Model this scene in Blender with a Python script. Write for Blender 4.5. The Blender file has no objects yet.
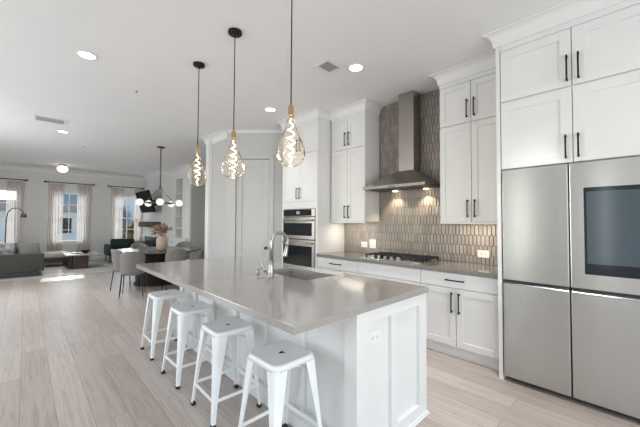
import bpy, bmesh, math, random
from mathutils import Vector, Matrix
random.seed(7)
S = bpy.context.scene
COL = S.collection
PI = math.pi

# ------------------------------------------------------------------ camera
F_PX, YAW, PITCH, ROLL, CAM_H = 307.32, 0.7633, 0.0287, 0.0052, 1.386
cd = bpy.data.cameras.new('camera'); cam = bpy.data.objects.new('camera', cd); COL.objects.link(cam)
cd.sensor_width = 36.0; cd.lens = F_PX / 640 * 36.0; cd.clip_start = 0.05; cd.clip_end = 300
f = Vector((math.sin(YAW)*math.cos(PITCH), math.cos(YAW)*math.cos(PITCH), math.sin(PITCH)))
r = Vector((math.cos(YAW), -math.sin(YAW), 0)); u = r.cross(f)
c_, s_ = math.cos(ROLL), math.sin(ROLL)
r2 = r*c_ + u*s_; u2 = -r*s_ + u*c_
m = Matrix((r2, u2, -f)).transposed().to_4x4(); m.translation = (0, 0, CAM_H)
cam.matrix_world = m
S.camera = cam

# ------------------------------------------------------------------ exposure, world, lights
S.view_settings.view_transform = 'Standard'
S.view_settings.look = 'None'
S.view_settings.gamma = 1
S.view_settings.use_curve_mapping = False
S.view_settings.exposure = 0.06
S.cycles.use_denoising = True
S.cycles.max_bounces = 10
S.cycles.diffuse_bounces = 6
S.cycles.transparent_max_bounces = 24
S.cycles.caustics_reflective = False
S.cycles.caustics_refractive = False
S.cycles.sample_clamp_indirect = 6

w = bpy.data.worlds.new('world'); S.world = w; w.use_nodes = True
nt = w.node_tree; nt.nodes.clear()
wo = nt.nodes.new('ShaderNodeOutputWorld'); bg = nt.nodes.new('ShaderNodeBackground')
sky = nt.nodes.new('ShaderNodeTexSky')
sky.sky_type = 'NISHITA'; sky.sun_disc = False; sky.sun_elevation = math.radians(29); sky.sun_rotation = math.radians(330)
sky.air_density = 1.3; sky.dust_density = 0.05; sky.ozone_density = 2.5
hs_ = nt.nodes.new('ShaderNodeHueSaturation'); hs_.inputs['Saturation'].default_value = 1.0
nt.links.new(sky.outputs[0], hs_.inputs['Color']); nt.links.new(hs_.outputs[0], bg.inputs[0]); bg.inputs[1].default_value = 0.25
nt.links.new(bg.outputs[0], wo.inputs[0])

def lamp(name, kind, loc, energy, color=(1, 1, 1), rot=None, target=None, **kw):
    l = bpy.data.lights.new(name, kind); o = bpy.data.objects.new(name, l); COL.objects.link(o)
    l.energy = energy; l.color = color; o.location = loc
    if target is not None:
        d = Vector(target) - Vector(loc); o.rotation_euler = d.to_track_quat('-Z', 'Y').to_euler()
    if rot: o.rotation_euler = rot
    for k, v in kw.items(): setattr(l, k, v)
    return o
# low sun coming in through the front windows
lamp('sun', 'SUN', (0, 40, 30), 3.2, (1.0, 0.93, 0.83), target=(-4.0, 0, 7.4), angle=0.01)
DAY = (0.91, 0.965, 1.0)
# added daylight fill lamps: left and rear openings made up, front windows real
for yc, wd, e in ((-1.2, 2.0, 12), (.50, .16, 3.2), (1.98, .30, 4.0), (4.0, 2.4, 49), (7.7, 2.4, 84)):  # narrow pair added to streak the refrigerator by reflection
    lamp('window_daylight', 'AREA', (-2.25, yc, 1.55), e, DAY, rot=(0, -PI/2, 0), shape='RECTANGLE', size=2.0, size_y=wd)
lamp('window_daylight', 'AREA', (0.6, -3.05, 1.5), 118, DAY, rot=(PI/2, 0, 0), shape='RECTANGLE', size=3.6, size_y=2.3)
for xc in (-0.64, 1.06, 2.77):
    lamp('window_daylight', 'AREA', (xc, 13.62, 1.5), 10, DAY, rot=(-PI/2, 0, 0), shape='RECTANGLE', size=0.86, size_y=1.6)

# ------------------------------------------------------------------ materials
def mat(name, col, rough=0.5, metal=0.0, **kw):
    mt = bpy.data.materials.new(name); mt.use_nodes = True
    b = mt.node_tree.nodes['Principled BSDF']
    b.inputs['Base Color'].default_value = (*col, 1); b.inputs['Roughness'].default_value = rough
    b.inputs['Metallic'].default_value = metal
    for k, v in kw.items(): b.inputs[k].default_value = v
    return mt
def nodes(mt): return mt.node_tree.nodes, mt.node_tree.links, mt.node_tree.nodes['Principled BSDF']
def noise_mat(name, c1, c2, scale=(8, 8, 8), rough=0.5, metal=0.0, bump=0.0, detail=4, coord='Object', rvar=0.0, **kw):
    mt = mat(name, c1, rough, metal, **kw); n, l, b = nodes(mt)
    tc = n.new('ShaderNodeTexCoord'); mp = n.new('ShaderNodeMapping'); mp.inputs['Scale'].default_value = scale
    nz = n.new('ShaderNodeTexNoise'); nz.inputs['Scale'].default_value = 1; nz.inputs['Detail'].default_value = detail
    cr = n.new('ShaderNodeValToRGB'); cr.color_ramp.elements[0].color = (*c1, 1); cr.color_ramp.elements[1].color = (*c2, 1)
    cr.color_ramp.elements[0].position = 0.3; cr.color_ramp.elements[1].position = 0.7
    l.new(tc.outputs[coord], mp.inputs[0]); l.new(mp.outputs[0], nz.inputs['Vector']); l.new(nz.outputs[0], cr.inputs[0])
    l.new(cr.outputs[0], b.inputs['Base Color'])
    if bump:
        bp = n.new('ShaderNodeBump'); bp.inputs['Strength'].default_value = bump; bp.inputs['Distance'].default_value = 0.01
        l.new(nz.outputs[0], bp.inputs['Height']); l.new(bp.outputs[0], b.inputs['Normal'])
    if rvar:
        mr = n.new('ShaderNodeMapRange'); mr.inputs['To Min'].default_value = rough - rvar; mr.inputs['To Max'].default_value = rough + rvar
        l.new(nz.outputs[0], mr.inputs['Value']); l.new(mr.outputs[0], b.inputs['Roughness'])
    return mt
def emis(name, col, st):
    mt = bpy.data.materials.new(name); mt.use_nodes = True; n = mt.node_tree.nodes; n.clear()
    o = n.new('ShaderNodeOutputMaterial'); e = n.new('ShaderNodeEmission'); e.inputs[0].default_value = (*col, 1); e.inputs[1].default_value = st
    mt.node_tree.links.new(e.outputs[0], o.inputs[0]); return mt
def thin_glass(name, tint, gloss=0.12, rough=0.02):
    mt = bpy.data.materials.new(name); mt.use_nodes = True; n = mt.node_tree.nodes; l = mt.node_tree.links; n.clear()
    o = n.new('ShaderNodeOutputMaterial'); t = n.new('ShaderNodeBsdfTransparent'); t.inputs[0].default_value = (*tint, 1)
    g = n.new('ShaderNodeBsdfGlossy'); g.inputs['Roughness'].default_value = rough; g.inputs[0].default_value = (1, 1, 1, 1)
    lw = n.new('ShaderNodeLayerWeight'); lw.inputs[0].default_value = gloss
    mx = n.new('ShaderNodeMixShader'); l.new(lw.outputs['Fresnel'], mx.inputs[0]); l.new(t.outputs[0], mx.inputs[1]); l.new(g.outputs[0], mx.inputs[2])
    l.new(mx.outputs[0], o.inputs[0]); return mt, n, l, lw, t, mx

M = {}
M['wall'] = noise_mat('wall_paint', (.68, .685, .69), (.70, .705, .71), (3, 3, 3), 0.75)
M['wallgrey'] = noise_mat('grey_wall_paint', (.50, .50, .49), (.52, .52, .51), (3, 3, 3), 0.75)
M['ceil'] = noise_mat('ceiling_paint', (.83, .83, .83), (.85, .85, .85), (3, 3, 3), 0.85)
M['trim'] = mat('trim_paint', (.76, .76, .755), 0.42)
M['cab'] = noise_mat('cabinet_paint', (.72, .72, .716), (.74, .74, .736), (5, 5, 5), 0.38)
M['doorpaint'] = noise_mat('pantry_paint', (.53, .53, .527), (.55, .55, .547), (4, 4, 4), 0.5)  # paint darkened: the angled wall's shade is put into its colour
M['black'] = mat('black_metal', (.010, .010, .010), 0.5, 0.0, **{'Specular IOR Level': 0.25})
M['blackplastic'] = mat('black_plastic', (.02, .02, .02), 0.35)
M['castiron'] = noise_mat('cast_iron', (.012, .012, .012), (.03, .03, .03), (60, 60, 60), 0.6, 0.2)
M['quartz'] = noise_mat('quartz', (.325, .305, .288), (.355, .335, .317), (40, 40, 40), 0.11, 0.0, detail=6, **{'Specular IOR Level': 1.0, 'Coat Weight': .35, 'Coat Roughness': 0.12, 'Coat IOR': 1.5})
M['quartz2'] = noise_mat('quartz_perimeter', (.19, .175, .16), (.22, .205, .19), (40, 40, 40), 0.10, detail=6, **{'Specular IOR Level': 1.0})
M['whitemetal'] = noise_mat('white_enamelled_steel', (.84, .85, .855), (.87, .88, .885), (10, 10, 10), 0.3)
M['brass'] = mat('brushed_brass', (.62, .45, .22), 0.28, 1.0)
M['chrome'] = mat('brushed_nickel', (.42, .415, .41), 0.30, 1.0)
M['bronze'] = mat('dark_bronze', (.12, .105, .09), 0.35, 0.8)
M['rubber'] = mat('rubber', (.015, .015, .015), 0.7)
M['plate'] = mat('white_plastic', (.78, .77, .75), 0.35)
M['screen'] = mat('display_glass', (.045, .065, .085), 0.12, **{'Specular IOR Level': 0.6})
M['bezel'] = mat('display_bezel', (.006, .010, .016), 0.12)
M['tv'] = mat('tv_screen', (.014, .014, .015), .8, **{'Specular IOR Level': 0.04})
M['ovenglass'] = mat('oven_glass', (.012, .016, .018), 0.06)
M['canlight'] = emis('can_light', (1, .96, .9), 9)
M['globe'] = emis('opal_glow', (1, .94, .86), 1.1)
M['flush'] = emis('flush_glow', (1, .91, .80), 2.4)
M['ledwarm'] = emis('led_warm', (1, .78, .5), 14)
M['filament'] = emis('filament_glow', (1, .85, .62), 7)
M['sofa'] = noise_mat('sofa_fabric', (.06, .058, .052), (.078, .074, .067), (90, 90, 90), 0.95, bump=0.2)
M['sofalight'] = noise_mat('ottoman_fabric', (.42, .39, .34), (.48, .45, .40), (80, 80, 80), 0.95, bump=0.2)
M['pillow'] = noise_mat('pillow_fabric', (.16, .155, .145), (.20, .195, .18), (70, 70, 70), 0.95, bump=0.2)
M['pattern'] = noise_mat('patterned_fabric', (.05, .055, .06), (.60, .59, .56), (9, 9, 9), 0.95, detail=2)
M['walnut'] = noise_mat('walnut', (.035, .02, .013), (.075, .043, .028), (3, 40, 3), 0.45)
M['espresso'] = noise_mat('espresso_wood', (.008, .006, .005), (.018, .012, .010), (3, 3, 30), 0.5, **{'Specular IOR Level': 0.2})
M['stone'] = noise_mat('table_stone', (.34, .33, .31), (.46, .45, .43), (6, 6, 6), 0.2, detail=8)
M['tabletop'] = noise_mat('dark_table_top', (.045, .043, .042), (.065, .062, .06), (8, 8, 8), 0.16)
M['green'] = noise_mat('green_velvet', (.014, .026, .021), (.028, .046, .037), (40, 40, 40), 0.8)
M['chairfab'] = noise_mat('greige_upholstery', (.185, .17, .155), (.225, .21, .19), (90, 90, 90), 0.9, bump=0.15)
M['vase'] = noise_mat('terracotta_vase', (.44, .32, .25), (.52, .39, .31), (12, 12, 12), 0.7)
M['flower'] = noise_mat('dried_flowers', (.16, .085, .06), (.36, .24, .18), (40, 40, 40), 0.9)
M['stem'] = mat('dry_stem', (.22, .15, .08), 0.8)
M['beam'] = noise_mat('mantel_wood', (.07, .045, .03), (.15, .10, .07), (30, 3, 30), 0.85, **{'Specular IOR Level': 0.1})
M['nicheback'] = mat('niche_paint', (.10, .10, .10), .8)  # very dark tone puts the shade inside the niche into its back
M['rug'] = noise_mat('rug_pile', (.36, .35, .335), (.44, .43, .41), (30, 30, 30), 0.98, bump=0.4)
M['ventdark'] = mat('vent_dark', (.045, .045, .045), 0.7)
M['firegl'] = mat('firebox_glass', (.006, .03, .028), 0.08)

def stainless(name, col, axis):
    sc = {'z': (90, 90, 0.25), 'y': (90, 0.25, 90)}[axis]
    return noise_mat(name, col, tuple(c*1.03 for c in col), sc, 0.25, 1.0, detail=2, rvar=0.02)
M['steel'] = stainless('stainless_steel', (.55, .545, .535), 'z')
n_, l_, b_ = nodes(M['steel']); tg = n_.new('ShaderNodeTangent'); tg.direction_type = 'RADIAL'; tg.axis = 'Z'
l_.new(tg.outputs[0], b_.inputs['Tangent']); b_.inputs['Anisotropic'].default_value = .75; b_.inputs['Anisotropic Rotation'].default_value = .25
M['steelhood'] = stainless('stainless_hood', (.40, .37, .345), 'z')
M['grip'] = mat('polished_grip', (.26, .28, .30), 0.3, 1.0)
M['sinksteel'] = noise_mat('sink_steel', (.50, .45, .42), (.54, .49, .46), (30, 30, 30), 0.42, 0.7)
M['steelrim'] = mat('hood_rim_steel', (.24, .225, .21), 0.42, 1.0)
M['steelside'] = mat('fridge_case', (.10, .10, .10), 0.5, 0.4)

# oak floor: planks along Y
def floor_mat():
    mt = mat('oak_planks', (.4, .33, .27), 0.33); n, l, b = nodes(mt)
    tc = n.new('ShaderNodeTexCoord')
    mp = n.new('ShaderNodeMapping'); mp.inputs['Rotation'].default_value = (0, 0, PI/2)
    l.new(tc.outputs['Object'], mp.inputs[0])
    br = n.new('ShaderNodeTexBrick'); br.offset = 0.37; br.offset_frequency = 2
    br.inputs['Scale'].default_value = 1; br.inputs['Brick Width'].default_value = 1.9; br.inputs['Row Height'].default_value = 0.19
    br.inputs['Mortar Size'].default_value = 0.0016; br.inputs['Mortar Smooth'].default_value = 0.2
    br.inputs['Color1'].default_value = (0, 0, 0, 1); br.inputs['Color2'].default_value = (1, 1, 1, 1); br.inputs['Mortar'].default_value = (.5, .5, .5, 1)
    l.new(mp.outputs[0], br.inputs['Vector'])
    cr = n.new('ShaderNodeValToRGB'); e = cr.color_ramp.elements
    e[0].color = (.40, .342, .305, 1); e[1].color = (.485, .425, .386, 1)
    l.new(br.outputs['Color'], cr.inputs[0])
    mp2 = n.new('ShaderNodeMapping'); mp2.inputs['Scale'].default_value = (48, 2.0, 1); l.new(tc.outputs['Object'], mp2.inputs[0])
    addv = n.new('ShaderNodeVectorMath'); addv.operation = 'ADD'
    mul = n.new('ShaderNodeVectorMath'); mul.operation = 'SCALE'; mul.inputs['Scale'].default_value = 13
    l.new(br.outputs['Color'], mul.inputs[0]); l.new(mp2.outputs[0], addv.inputs[0]); l.new(mul.outputs[0], addv.inputs[1])
    nz = n.new('ShaderNodeTexNoise'); nz.inputs['Scale'].default_value = 1; nz.inputs['Detail'].default_value = 6; nz.inputs['Distortion'].default_value = 1.2
    l.new(addv.outputs[0], nz.inputs['Vector'])
    g = n.new('ShaderNodeValToRGB'); g.color_ramp.elements[0].position = .34; g.color_ramp.elements[1].position = .56
    g.color_ramp.elements[0].color = (.80, .775, .76, 1); g.color_ramp.elements[1].color = (1, 1, 1, 1)
    l.new(nz.outputs[0], g.inputs[0])
    mx = n.new('ShaderNodeMix'); mx.data_type = 'RGBA'; mx.blend_type = 'MULTIPLY'; mx.inputs[0].default_value = 1
    l.new(cr.outputs[0], mx.inputs[6]); l.new(g.outputs[0], mx.inputs[7])
    mx2 = n.new('ShaderNodeMix'); mx2.data_type = 'RGBA'; mx2.inputs[7].default_value = (.20, .155, .125, 1)
    l.new(br.outputs['Fac'], mx2.inputs[0]); l.new(mx.outputs[2], mx2.inputs[6]); l.new(mx2.outputs[2], b.inputs['Base Color'])
    mr = n.new('ShaderNodeMapRange'); mr.inputs['To Min'].default_value = .30; mr.inputs['To Max'].default_value = .42
    l.new(nz.outputs[0], mr.inputs['Value']); l.new(mr.outputs[0], b.inputs['Roughness'])
    bp = n.new('ShaderNodeBump'); bp.inputs['Strength'].default_value = .12; bp.inputs['Distance'].default_value = .003
    l.new(nz.outputs[0], bp.inputs['Height']); l.new(bp.outputs[0], b.inputs['Normal'])
    return mt
M['floor'] = floor_mat()
def tile_mat():
    mt = mat('picket_tile', (.2, .19, .17), 0.34); n, l, b = nodes(mt)
    g = n.new('ShaderNodeNewGeometry'); cr = n.new('ShaderNodeValToRGB')
    cr.color_ramp.elements[0].color = (.24, .214, .188, 1); cr.color_ramp.elements[1].color = (.335, .302, .268, 1)
    l.new(g.outputs['Random Per Island'], cr.inputs[0]); l.new(cr.outputs[0], b.inputs['Base Color'])
    return mt
M['tile'] = tile_mat()
M['grout'] = mat('grout', (.045, .041, .037), 0.9)
def sheer_mat():
    mt = bpy.data.materials.new('sheer_linen'); mt.use_nodes = True; n = mt.node_tree.nodes; l = mt.node_tree.links; n.clear()
    o = n.new('ShaderNodeOutputMaterial')
    d = n.new('ShaderNodeBsdfDiffuse'); d.inputs[0].default_value = (.70, .655, .63, 1)
    t = n.new('ShaderNodeBsdfTranslucent'); t.inputs[0].default_value = (.78, .725, .69, 1)
    tr = n.new('ShaderNodeBsdfTransparent'); tr.inputs[0].default_value = (1, .97, .95, 1)
    a = n.new('ShaderNodeMixShader'); a.inputs[0].default_value = .5; l.new(d.outputs[0], a.inputs[1]); l.new(t.outputs[0], a.inputs[2])
    bb = n.new('ShaderNodeMixShader'); bb.inputs[0].default_value = .36; l.new(a.outputs[0], bb.inputs[1]); l.new(tr.outputs[0], bb.inputs[2])
    l.new(bb.outputs[0], o.inputs[0]); return mt
M['sheer'] = sheer_mat()
M['pane'] = thin_glass('window_glass', (.97, .98, .98), 0.05)[0]
def bulb_mat():
    mt, n, l, lw, t, mx = thin_glass('smoked_bulb_glass', (.93, .895, .85), 0.13, 0.03)
    o = [x for x in n if x.type == 'OUTPUT_MATERIAL'][0]
    d = n.new('ShaderNodeBsdfTranslucent'); d.inputs[0].default_value = (.95, .88, .78, 1)
    m2 = n.new('ShaderNodeMixShader'); m2.inputs[0].default_value = .02
    l.new(mx.outputs[0], m2.inputs[1]); l.new(d.outputs[0], m2.inputs[2]); l.new(m2.outputs[0], o.inputs[0]); return mt
M['bulb'] = bulb_mat()

# ------------------------------------------------------------------ mesh helpers
class MB:
    def __init__(s): s.v = []; s.f = []; s.sm = []
    def add(s, v, f, smooth=False):
        k = len(s.v); s.v += [tuple(p) for p in v]; s.f += [tuple(i+k for i in q) for q in f]; s.sm += [smooth]*len(f); return s
    def box(s, x0, x1, y0, y1, z0, z1, bv=0.0, seg=1):
        if bv > 0:
            bm = bmesh.new(); bmesh.ops.create_cube(bm, size=1)
            for v in bm.verts: v.co = ((x0+x1)/2+v.co.x*(x1-x0), (y0+y1)/2+v.co.y*(y1-y0), (z0+z1)/2+v.co.z*(z1-z0))
            bmesh.ops.bevel(bm, geom=list(bm.edges), offset=min(bv, .49*min(abs(x1-x0), abs(y1-y0), abs(z1-z0))), segments=seg, profile=.5, affect='EDGES')
            bm.verts.index_update(); s.add([v.co[:] for v in bm.verts], [[v.index for v in q.verts] for q in bm.faces], seg > 1); bm.free(); return s
        v = [(x0, y0, z0), (x1, y0, z0), (x1, y1, z0), (x0, y1, z0), (x0, y0, z1), (x1, y0, z1), (x1, y1, z1), (x0, y1, z1)]
        return s.add(v, [(0, 3, 2, 1), (4, 5, 6, 7), (0, 1, 5, 4), (1, 2, 6, 5), (2, 3, 7, 6), (3, 0, 4, 7)])
    def hexa(s, b, t):  # two loops of 4
        return s.add(list(b)+list(t), [(3, 2, 1, 0), (4, 5, 6, 7), (0, 1, 5, 4), (1, 2, 6, 5), (2, 3, 7, 6), (3, 0, 4, 7)])
    def tube(s, pts, rad, n=10, caps=True):
        pts = [Vector(p) for p in pts]; rs = rad if isinstance(rad, (list, tuple)) else [rad]*len(pts)
        vs = []; fs = []; prev = None
        for i, p in enumerate(pts):
            d = (pts[min(i+1, len(pts)-1)] - pts[max(i-1, 0)]).normalized()
            if prev is None:
                a = Vector((0, 0, 1)) if abs(d.z) < .9 else Vector((1, 0, 0)); nx = d.cross(a).normalized()
            else: nx = (prev - d*prev.dot(d)).normalized()
            prev = nx; ny = d.cross(nx)
            vs += [p + (nx*math.cos(2*PI*k/n) + ny*math.sin(2*PI*k/n))*rs[i] for k in range(n)]
        for i in range(len(pts)-1):
            for k in range(n): fs.append((i*n+k, i*n+(k+1) % n, (i+1)*n+(k+1) % n, (i+1)*n+k))
        s.add(vs, fs, True)
        if caps:
            L = (len(pts)-1)*n
            s.add(vs[:n], [tuple(reversed(range(n)))]); s.add(vs[L:], [tuple(range(n))])
        return s
    def lathe(s, prof, n=24, c=(0, 0), mod=None):
        vs = []; fs = []
        for (rr, z) in prof:
            for k in range(n):
                a = 2*PI*k/n; q = rr*(mod(a, z) if mod else 1); vs.append((c[0]+q*math.cos(a), c[1]+q*math.sin(a), z))
        for i in range(len(prof)-1):
            for k in range(n): fs.append((i*n+k, i*n+(k+1) % n, (i+1)*n+(k+1) % n, (i+1)*n+k))
        s.add(vs, fs, True)
        if prof[0][0] > 1e-4: s.add(vs[:n], [tuple(reversed(range(n)))])
        if prof[-1][0] > 1e-4: s.add(vs[-n:], [tuple(range(n))])
        return s
    def sphere(s, c, rad, n=16, m_=10, sc=(1, 1, 1)):
        vs = []; fs = []
        for i in range(m_+1):
            t = PI*i/m_
            for k in range(n):
                a = 2*PI*k/n; vs.append((c[0]+rad*sc[0]*math.sin(t)*math.cos(a), c[1]+rad*sc[1]*math.sin(t)*math.sin(a), c[2]-rad*sc[2]*math.cos(t)))
        for i in range(m_):
            for k in range(n): fs.append((i*n+k, i*n+(k+1) % n, (i+1)*n+(k+1) % n, (i+1)*n+k))
        return s.add(vs, fs, True)
    def xf(s, mtx):
        s.v = [tuple(mtx @ Vector(p)) for p in s.v]; return s

def wloc(o):
    p = Vector((0, 0, 0))
    while o is not None: p = p + o.location; o = o.parent
    return p
def obj(name, mb, mt, parent=None, local=False, origin=None):
    me = bpy.data.meshes.new(name)
    off = Vector((0, 0, 0))
    if parent is not None and not local: off = wloc(parent)
    if origin is not None: off = Vector(origin)
    me.from_pydata([tuple(Vector(p)-off) for p in mb.v], [], mb.f)
    me.polygons.foreach_set('use_smooth', mb.sm); me.materials.append(mt)
    bm = bmesh.new(); bm.from_mesh(me); bmesh.ops.remove_doubles(bm, verts=bm.verts, dist=1e-5)
    bmesh.ops.recalc_face_normals(bm, faces=bm.faces); bm.to_mesh(me); bm.free(); me.update()
    o = bpy.data.objects.new(name, me); COL.objects.link(o)
    if parent is not None: o.parent = parent
    if origin is not None: o.location = origin
    return o
def tag(o, label, cat, group=None):
    o['label'] = label; o['category'] = cat
    if group: o['group'] = group
    return o
def thing(name, label, cat, loc=(0, 0, 0), rz=0, group=None):
    o = bpy.data.objects.new(name, None); COL.objects.link(o); o.location = loc; o.rotation_euler = (0, 0, rz); o.empty_display_size = .1
    return tag(o, label, cat, group)
def struct(name, mb, mt, parent=None):
    o = obj(name, mb, mt, parent)
    if parent is None: o['kind'] = 'structure'
    return o
def dup(root, loc=None, rz=None, label=None, group=None):
    def cp(o, par):
        c = o.copy(); COL.objects.link(c); c.parent = par
        for ch in kids.get(o, []): cp(ch, c)
        return c
    kids = {}
    def walk(o):
        kids[o] = list(o.children)
        for ch in kids[o]: walk(ch)
    walk(root); c = cp(root, None)
    if loc is not None: c.location = loc
    if rz is not None: c.rotation_euler = (0, 0, rz)
    if label: c['label'] = label
    if group: c['group'] = group
    return c
def lab(o, text): o['label'] = text; return o

# ------------------------------------------------------------------ room shell
H = 3.12
XW, XL, YB, YF = 3.82, -2.3, -3.1, 13.4
struct('floor', MB().box(XL-.2, 5.2, YB-.2, YF+.2, -.12, 0), M['floor'])
struct('ceiling', MB().box(XL-.2, 5.2, YB-.2, YF+.2, H, H+.15), M['ceil'])
struct('wall_right', MB().box(XW, XW+.12, YB, 4.30, 0, H), M['wall'])

def wall_with_holes(along, a0, a1, fixed, th, holes):
    """rectangular wall with openings; along 'x' or 'y'; fixed = inner face, th = signed thickness; holes (b0,b1,z0,z1)"""
    mb = MB(); cuts = sorted(holes)
    f0, f1 = sorted((fixed, fixed+th))
    def bx(p, q, z0, z1):
        if along == 'x': mb.box(p, q, f0, f1, z0, z1)
        else: mb.box(f0, f1, p, q, z0, z1)
    cur = a0
    for (b0, b1, z0, z1) in cuts:
        bx(cur, b0, 0, H); bx(b0, b1, 0, z0); bx(b0, b1, z1, H); cur = b1
    bx(cur, a1, 0, H); return mb
WIN = [(-0.64, 1), (1.06, 2), (2.77, 3)]
struct('wall_front', wall_with_holes('x', XL, 5.1, YF, .18, [(c-.46, c+.46, .66, 2.36) for c, _ in WIN]), M['wall'])
struct('wall_left', wall_with_holes('y', YB, YF, XL, -.15, [(yc-wd/2, yc+wd/2, .55, 2.55) for yc, wd in ((-1.2, 2.0), (.50, .16), (1.98, .30), (4.0, 2.4), (7.7, 2.4))]), M['wall'])  # window openings here are made up to let fill light in
struct('wall_back', wall_with_holes('x', XL, XW, YB, -.15, [(-1.2, 2.4, .35, 2.65)]), M['wall'])  # opening behind the camera added for the fill lamp

# diagonal pantry wall between the oven tower and the dining side
DG = Matrix.Translation((2.73, 5.39, 0)) @ Matrix.Rotation(-PI/4, 4, 'Z')   # local x runs along the wall, local y goes behind it
LD = 1.09*math.sqrt(2)
D0, D1, DZ = .165, .80, 2.575
w_ = MB(); w_.box(0, D0, 0, .1, 0, H); w_.box(D1, LD, 0, .1, 0, H); w_.box(D0, D1, 0, .1, DZ, H); w_.xf(DG)
struct('wall_pantry', w_, M['doorpaint'])
struct('wall_pantry_side', MB().box(2.73, 2.83, 5.39, 6.05, 0, H), M['wallgrey'])
struct('wall_pier', MB().box(2.66, 2.83, 6.05, 6.20, 0, H), M['trim'])
struct('wall_pantry_rear', MB().box(2.83, 5.0, 6.10, 6.20, 0, H), M['wallgrey'])
struct('wall_hall', MB().box(5.0, 5.12, 6.10, 9.5, 0, H), M['wallgrey'])
struct('wall_hall_end', MB().box(3.6, 5.0, 9.40, 9.52, 0, H), M['wallgrey'])
# chimney breast and bookcase wall
struct('wall_chimney', MB().box(3.30, 3.98, 11.1, YF, 0, H), M['wall'])
bw = MB(); bw.box(3.6, 3.98, 9.52, 10.14, 0, H); bw.box(3.6, 3.98, 10.74, 11.1, 0, H); bw.box(3.6, 3.98, 10.14, 10.74, 2.78, H); bw.box(3.6, 3.98, 10.14, 10.74, 0, .86)
struct('wall_niche', bw, M['trim'])
struct('wall_niche_back', MB().box(3.94, 3.98, 10.14, 10.74, .86, 2.78), M['nicheback'])

# crown moulding swept along plan paths (room on the left of the direction)
def sweep(path, prof, closed=False):
    P = [Vector(p) for p in path]; n = len(P); mb = MB(); rows = []
    for i in range(n):
        d0 = (P[i]-P[i-1]).normalized() if i > 0 else (P[1]-P[0]).normalized()
        d1 = (P[i+1]-P[i]).normalized() if i < n-1 else d0
        n0 = Vector((-d0.y, d0.x)); n1 = Vector((-d1.y, d1.x)); b = (n0+n1)
        b = b/(b.length_squared)*2 if b.length > 1e-6 else n0
        rows.append([(P[i].x+b.x*o, P[i].y+b.y*o, z) for o, z in prof])
    k = len(prof); vs = [q for rw in rows for q in rw]
    fs = [(i*k+j, i*k+(j+1) % k, (i+1)*k+(j+1) % k, (i+1)*k+j) for i in range(n-1) for j in range(k)]
    fs += [tuple(range(k)), tuple(reversed(range((n-1)*k, n*k)))]
    return mb.add(vs, fs)
def crown_prof(drop, proj):
    z0 = H-drop; pr = [(0, z0), (.012, z0), (.016, z0+.02)]
    for i in range(1, 8):
        t = i/8*PI/2; pr.append((.016+(proj-.02)*(1-math.cos(t)), z0+.02+(drop-.035)*math.sin(t)))
    return pr + [(proj, H-.013), (proj, H-.001), (0, H-.001)]
CP = crown_prof(.125, .085)
struct('trim_1', sweep([(3.092, -1.6), (3.092, .905), (3.47, .905), (3.47, 1.612), (XW, 1.612)], CP), M['trim'])
struct('trim_2', sweep([(XW, 2.706), (3.47, 2.706), (3.47, 3.40), (3.2, 3.40), (3.2, 4.29), (XW, 4.30)], CP), M['trim'])
struct('trim_3', sweep([(2.73, 5.39), (2.73, 6.05), (2.66, 6.05), (2.66, 6.20), (5.0, 6.20)], crown_prof(.15, .11)), M['trim'])
struct('trim_6', sweep([(XW, 4.30), (2.73, 5.39)], crown_prof(.05, .03)), M['trim'])
struct('trim_4', sweep([(5.0, 9.40), (3.6, 9.40), (3.6, 11.1), (3.3, 11.1), (3.3, YF), (XL, YF)], crown_prof(.16, .12)), M['trim'])
BP = [(0, 0), (.018, 0), (.018, .11), (.010, .13), (0, .135)]
struct('baseboard_front', sweep([(3.3, 11.1), (3.3, YF), (XL, YF)], BP), M['trim'])
struct('baseboard_pantry', sweep([(2.73+.05, 5.34), (2.73, 5.39), (2.73, 6.05), (2.66, 6.05), (2.66, 6.20), (5.0, 6.20)], BP), M['trim'])
struct('baseboard_hall', sweep([(5.0, 9.40), (3.6, 9.40)], BP), M['trim'])

# pantry door with casing, hinges and knob
d = MB(); fw = .115
d.box(D0+.005, D1-.005, .02, .055, .01, DZ-.006)
for (a, b, z0, z1) in ((D0+.005, D0+fw, .01, DZ-.006), (D1-fw, D1-.005, .01, DZ-.006), (D0+fw, D1-fw, DZ-.15, DZ-.006), (D0+fw, D1-fw, .01, .26), (D0+fw, D1-fw, .62, .80)):
    d.box(a, b, .006, .021, z0, z1, .004)
door = struct('door_1', d.xf(DG), M['doorpaint'])
cs = MB(); cw = .085
cs.box(D0-cw, D0, -.02, .0, 0, DZ+cw, .004); cs.box(D1, D1+cw, -.02, .0, 0, DZ+cw, .004); cs.box(D0, D1, -.02, .0, DZ, DZ+cw, .004)
struct('trim_5', cs.xf(DG), M['doorpaint'])
for z in (2.34, 1.63, .915, .22):
    obj('hinge', MB().box(D0-.006, D0+.012, -.012, .006, z-.05, z+.05, .002).xf(DG), M['chrome'], door)
kb = MB(); kb.tube([(D1-.06, .006, .90), (D1-.06, -.03, .90)], .011, 10); kb.sphere((D1-.06, -.045, .90), .029, 14, 8, (1, .8, 1)); kb.tube([(D1-.06, .006, .90), (D1-.06, -.002, .90)], .03, 16)
lab(obj('knob', kb.xf(DG), M['bronze'], door), 'dark round knob')

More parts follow.
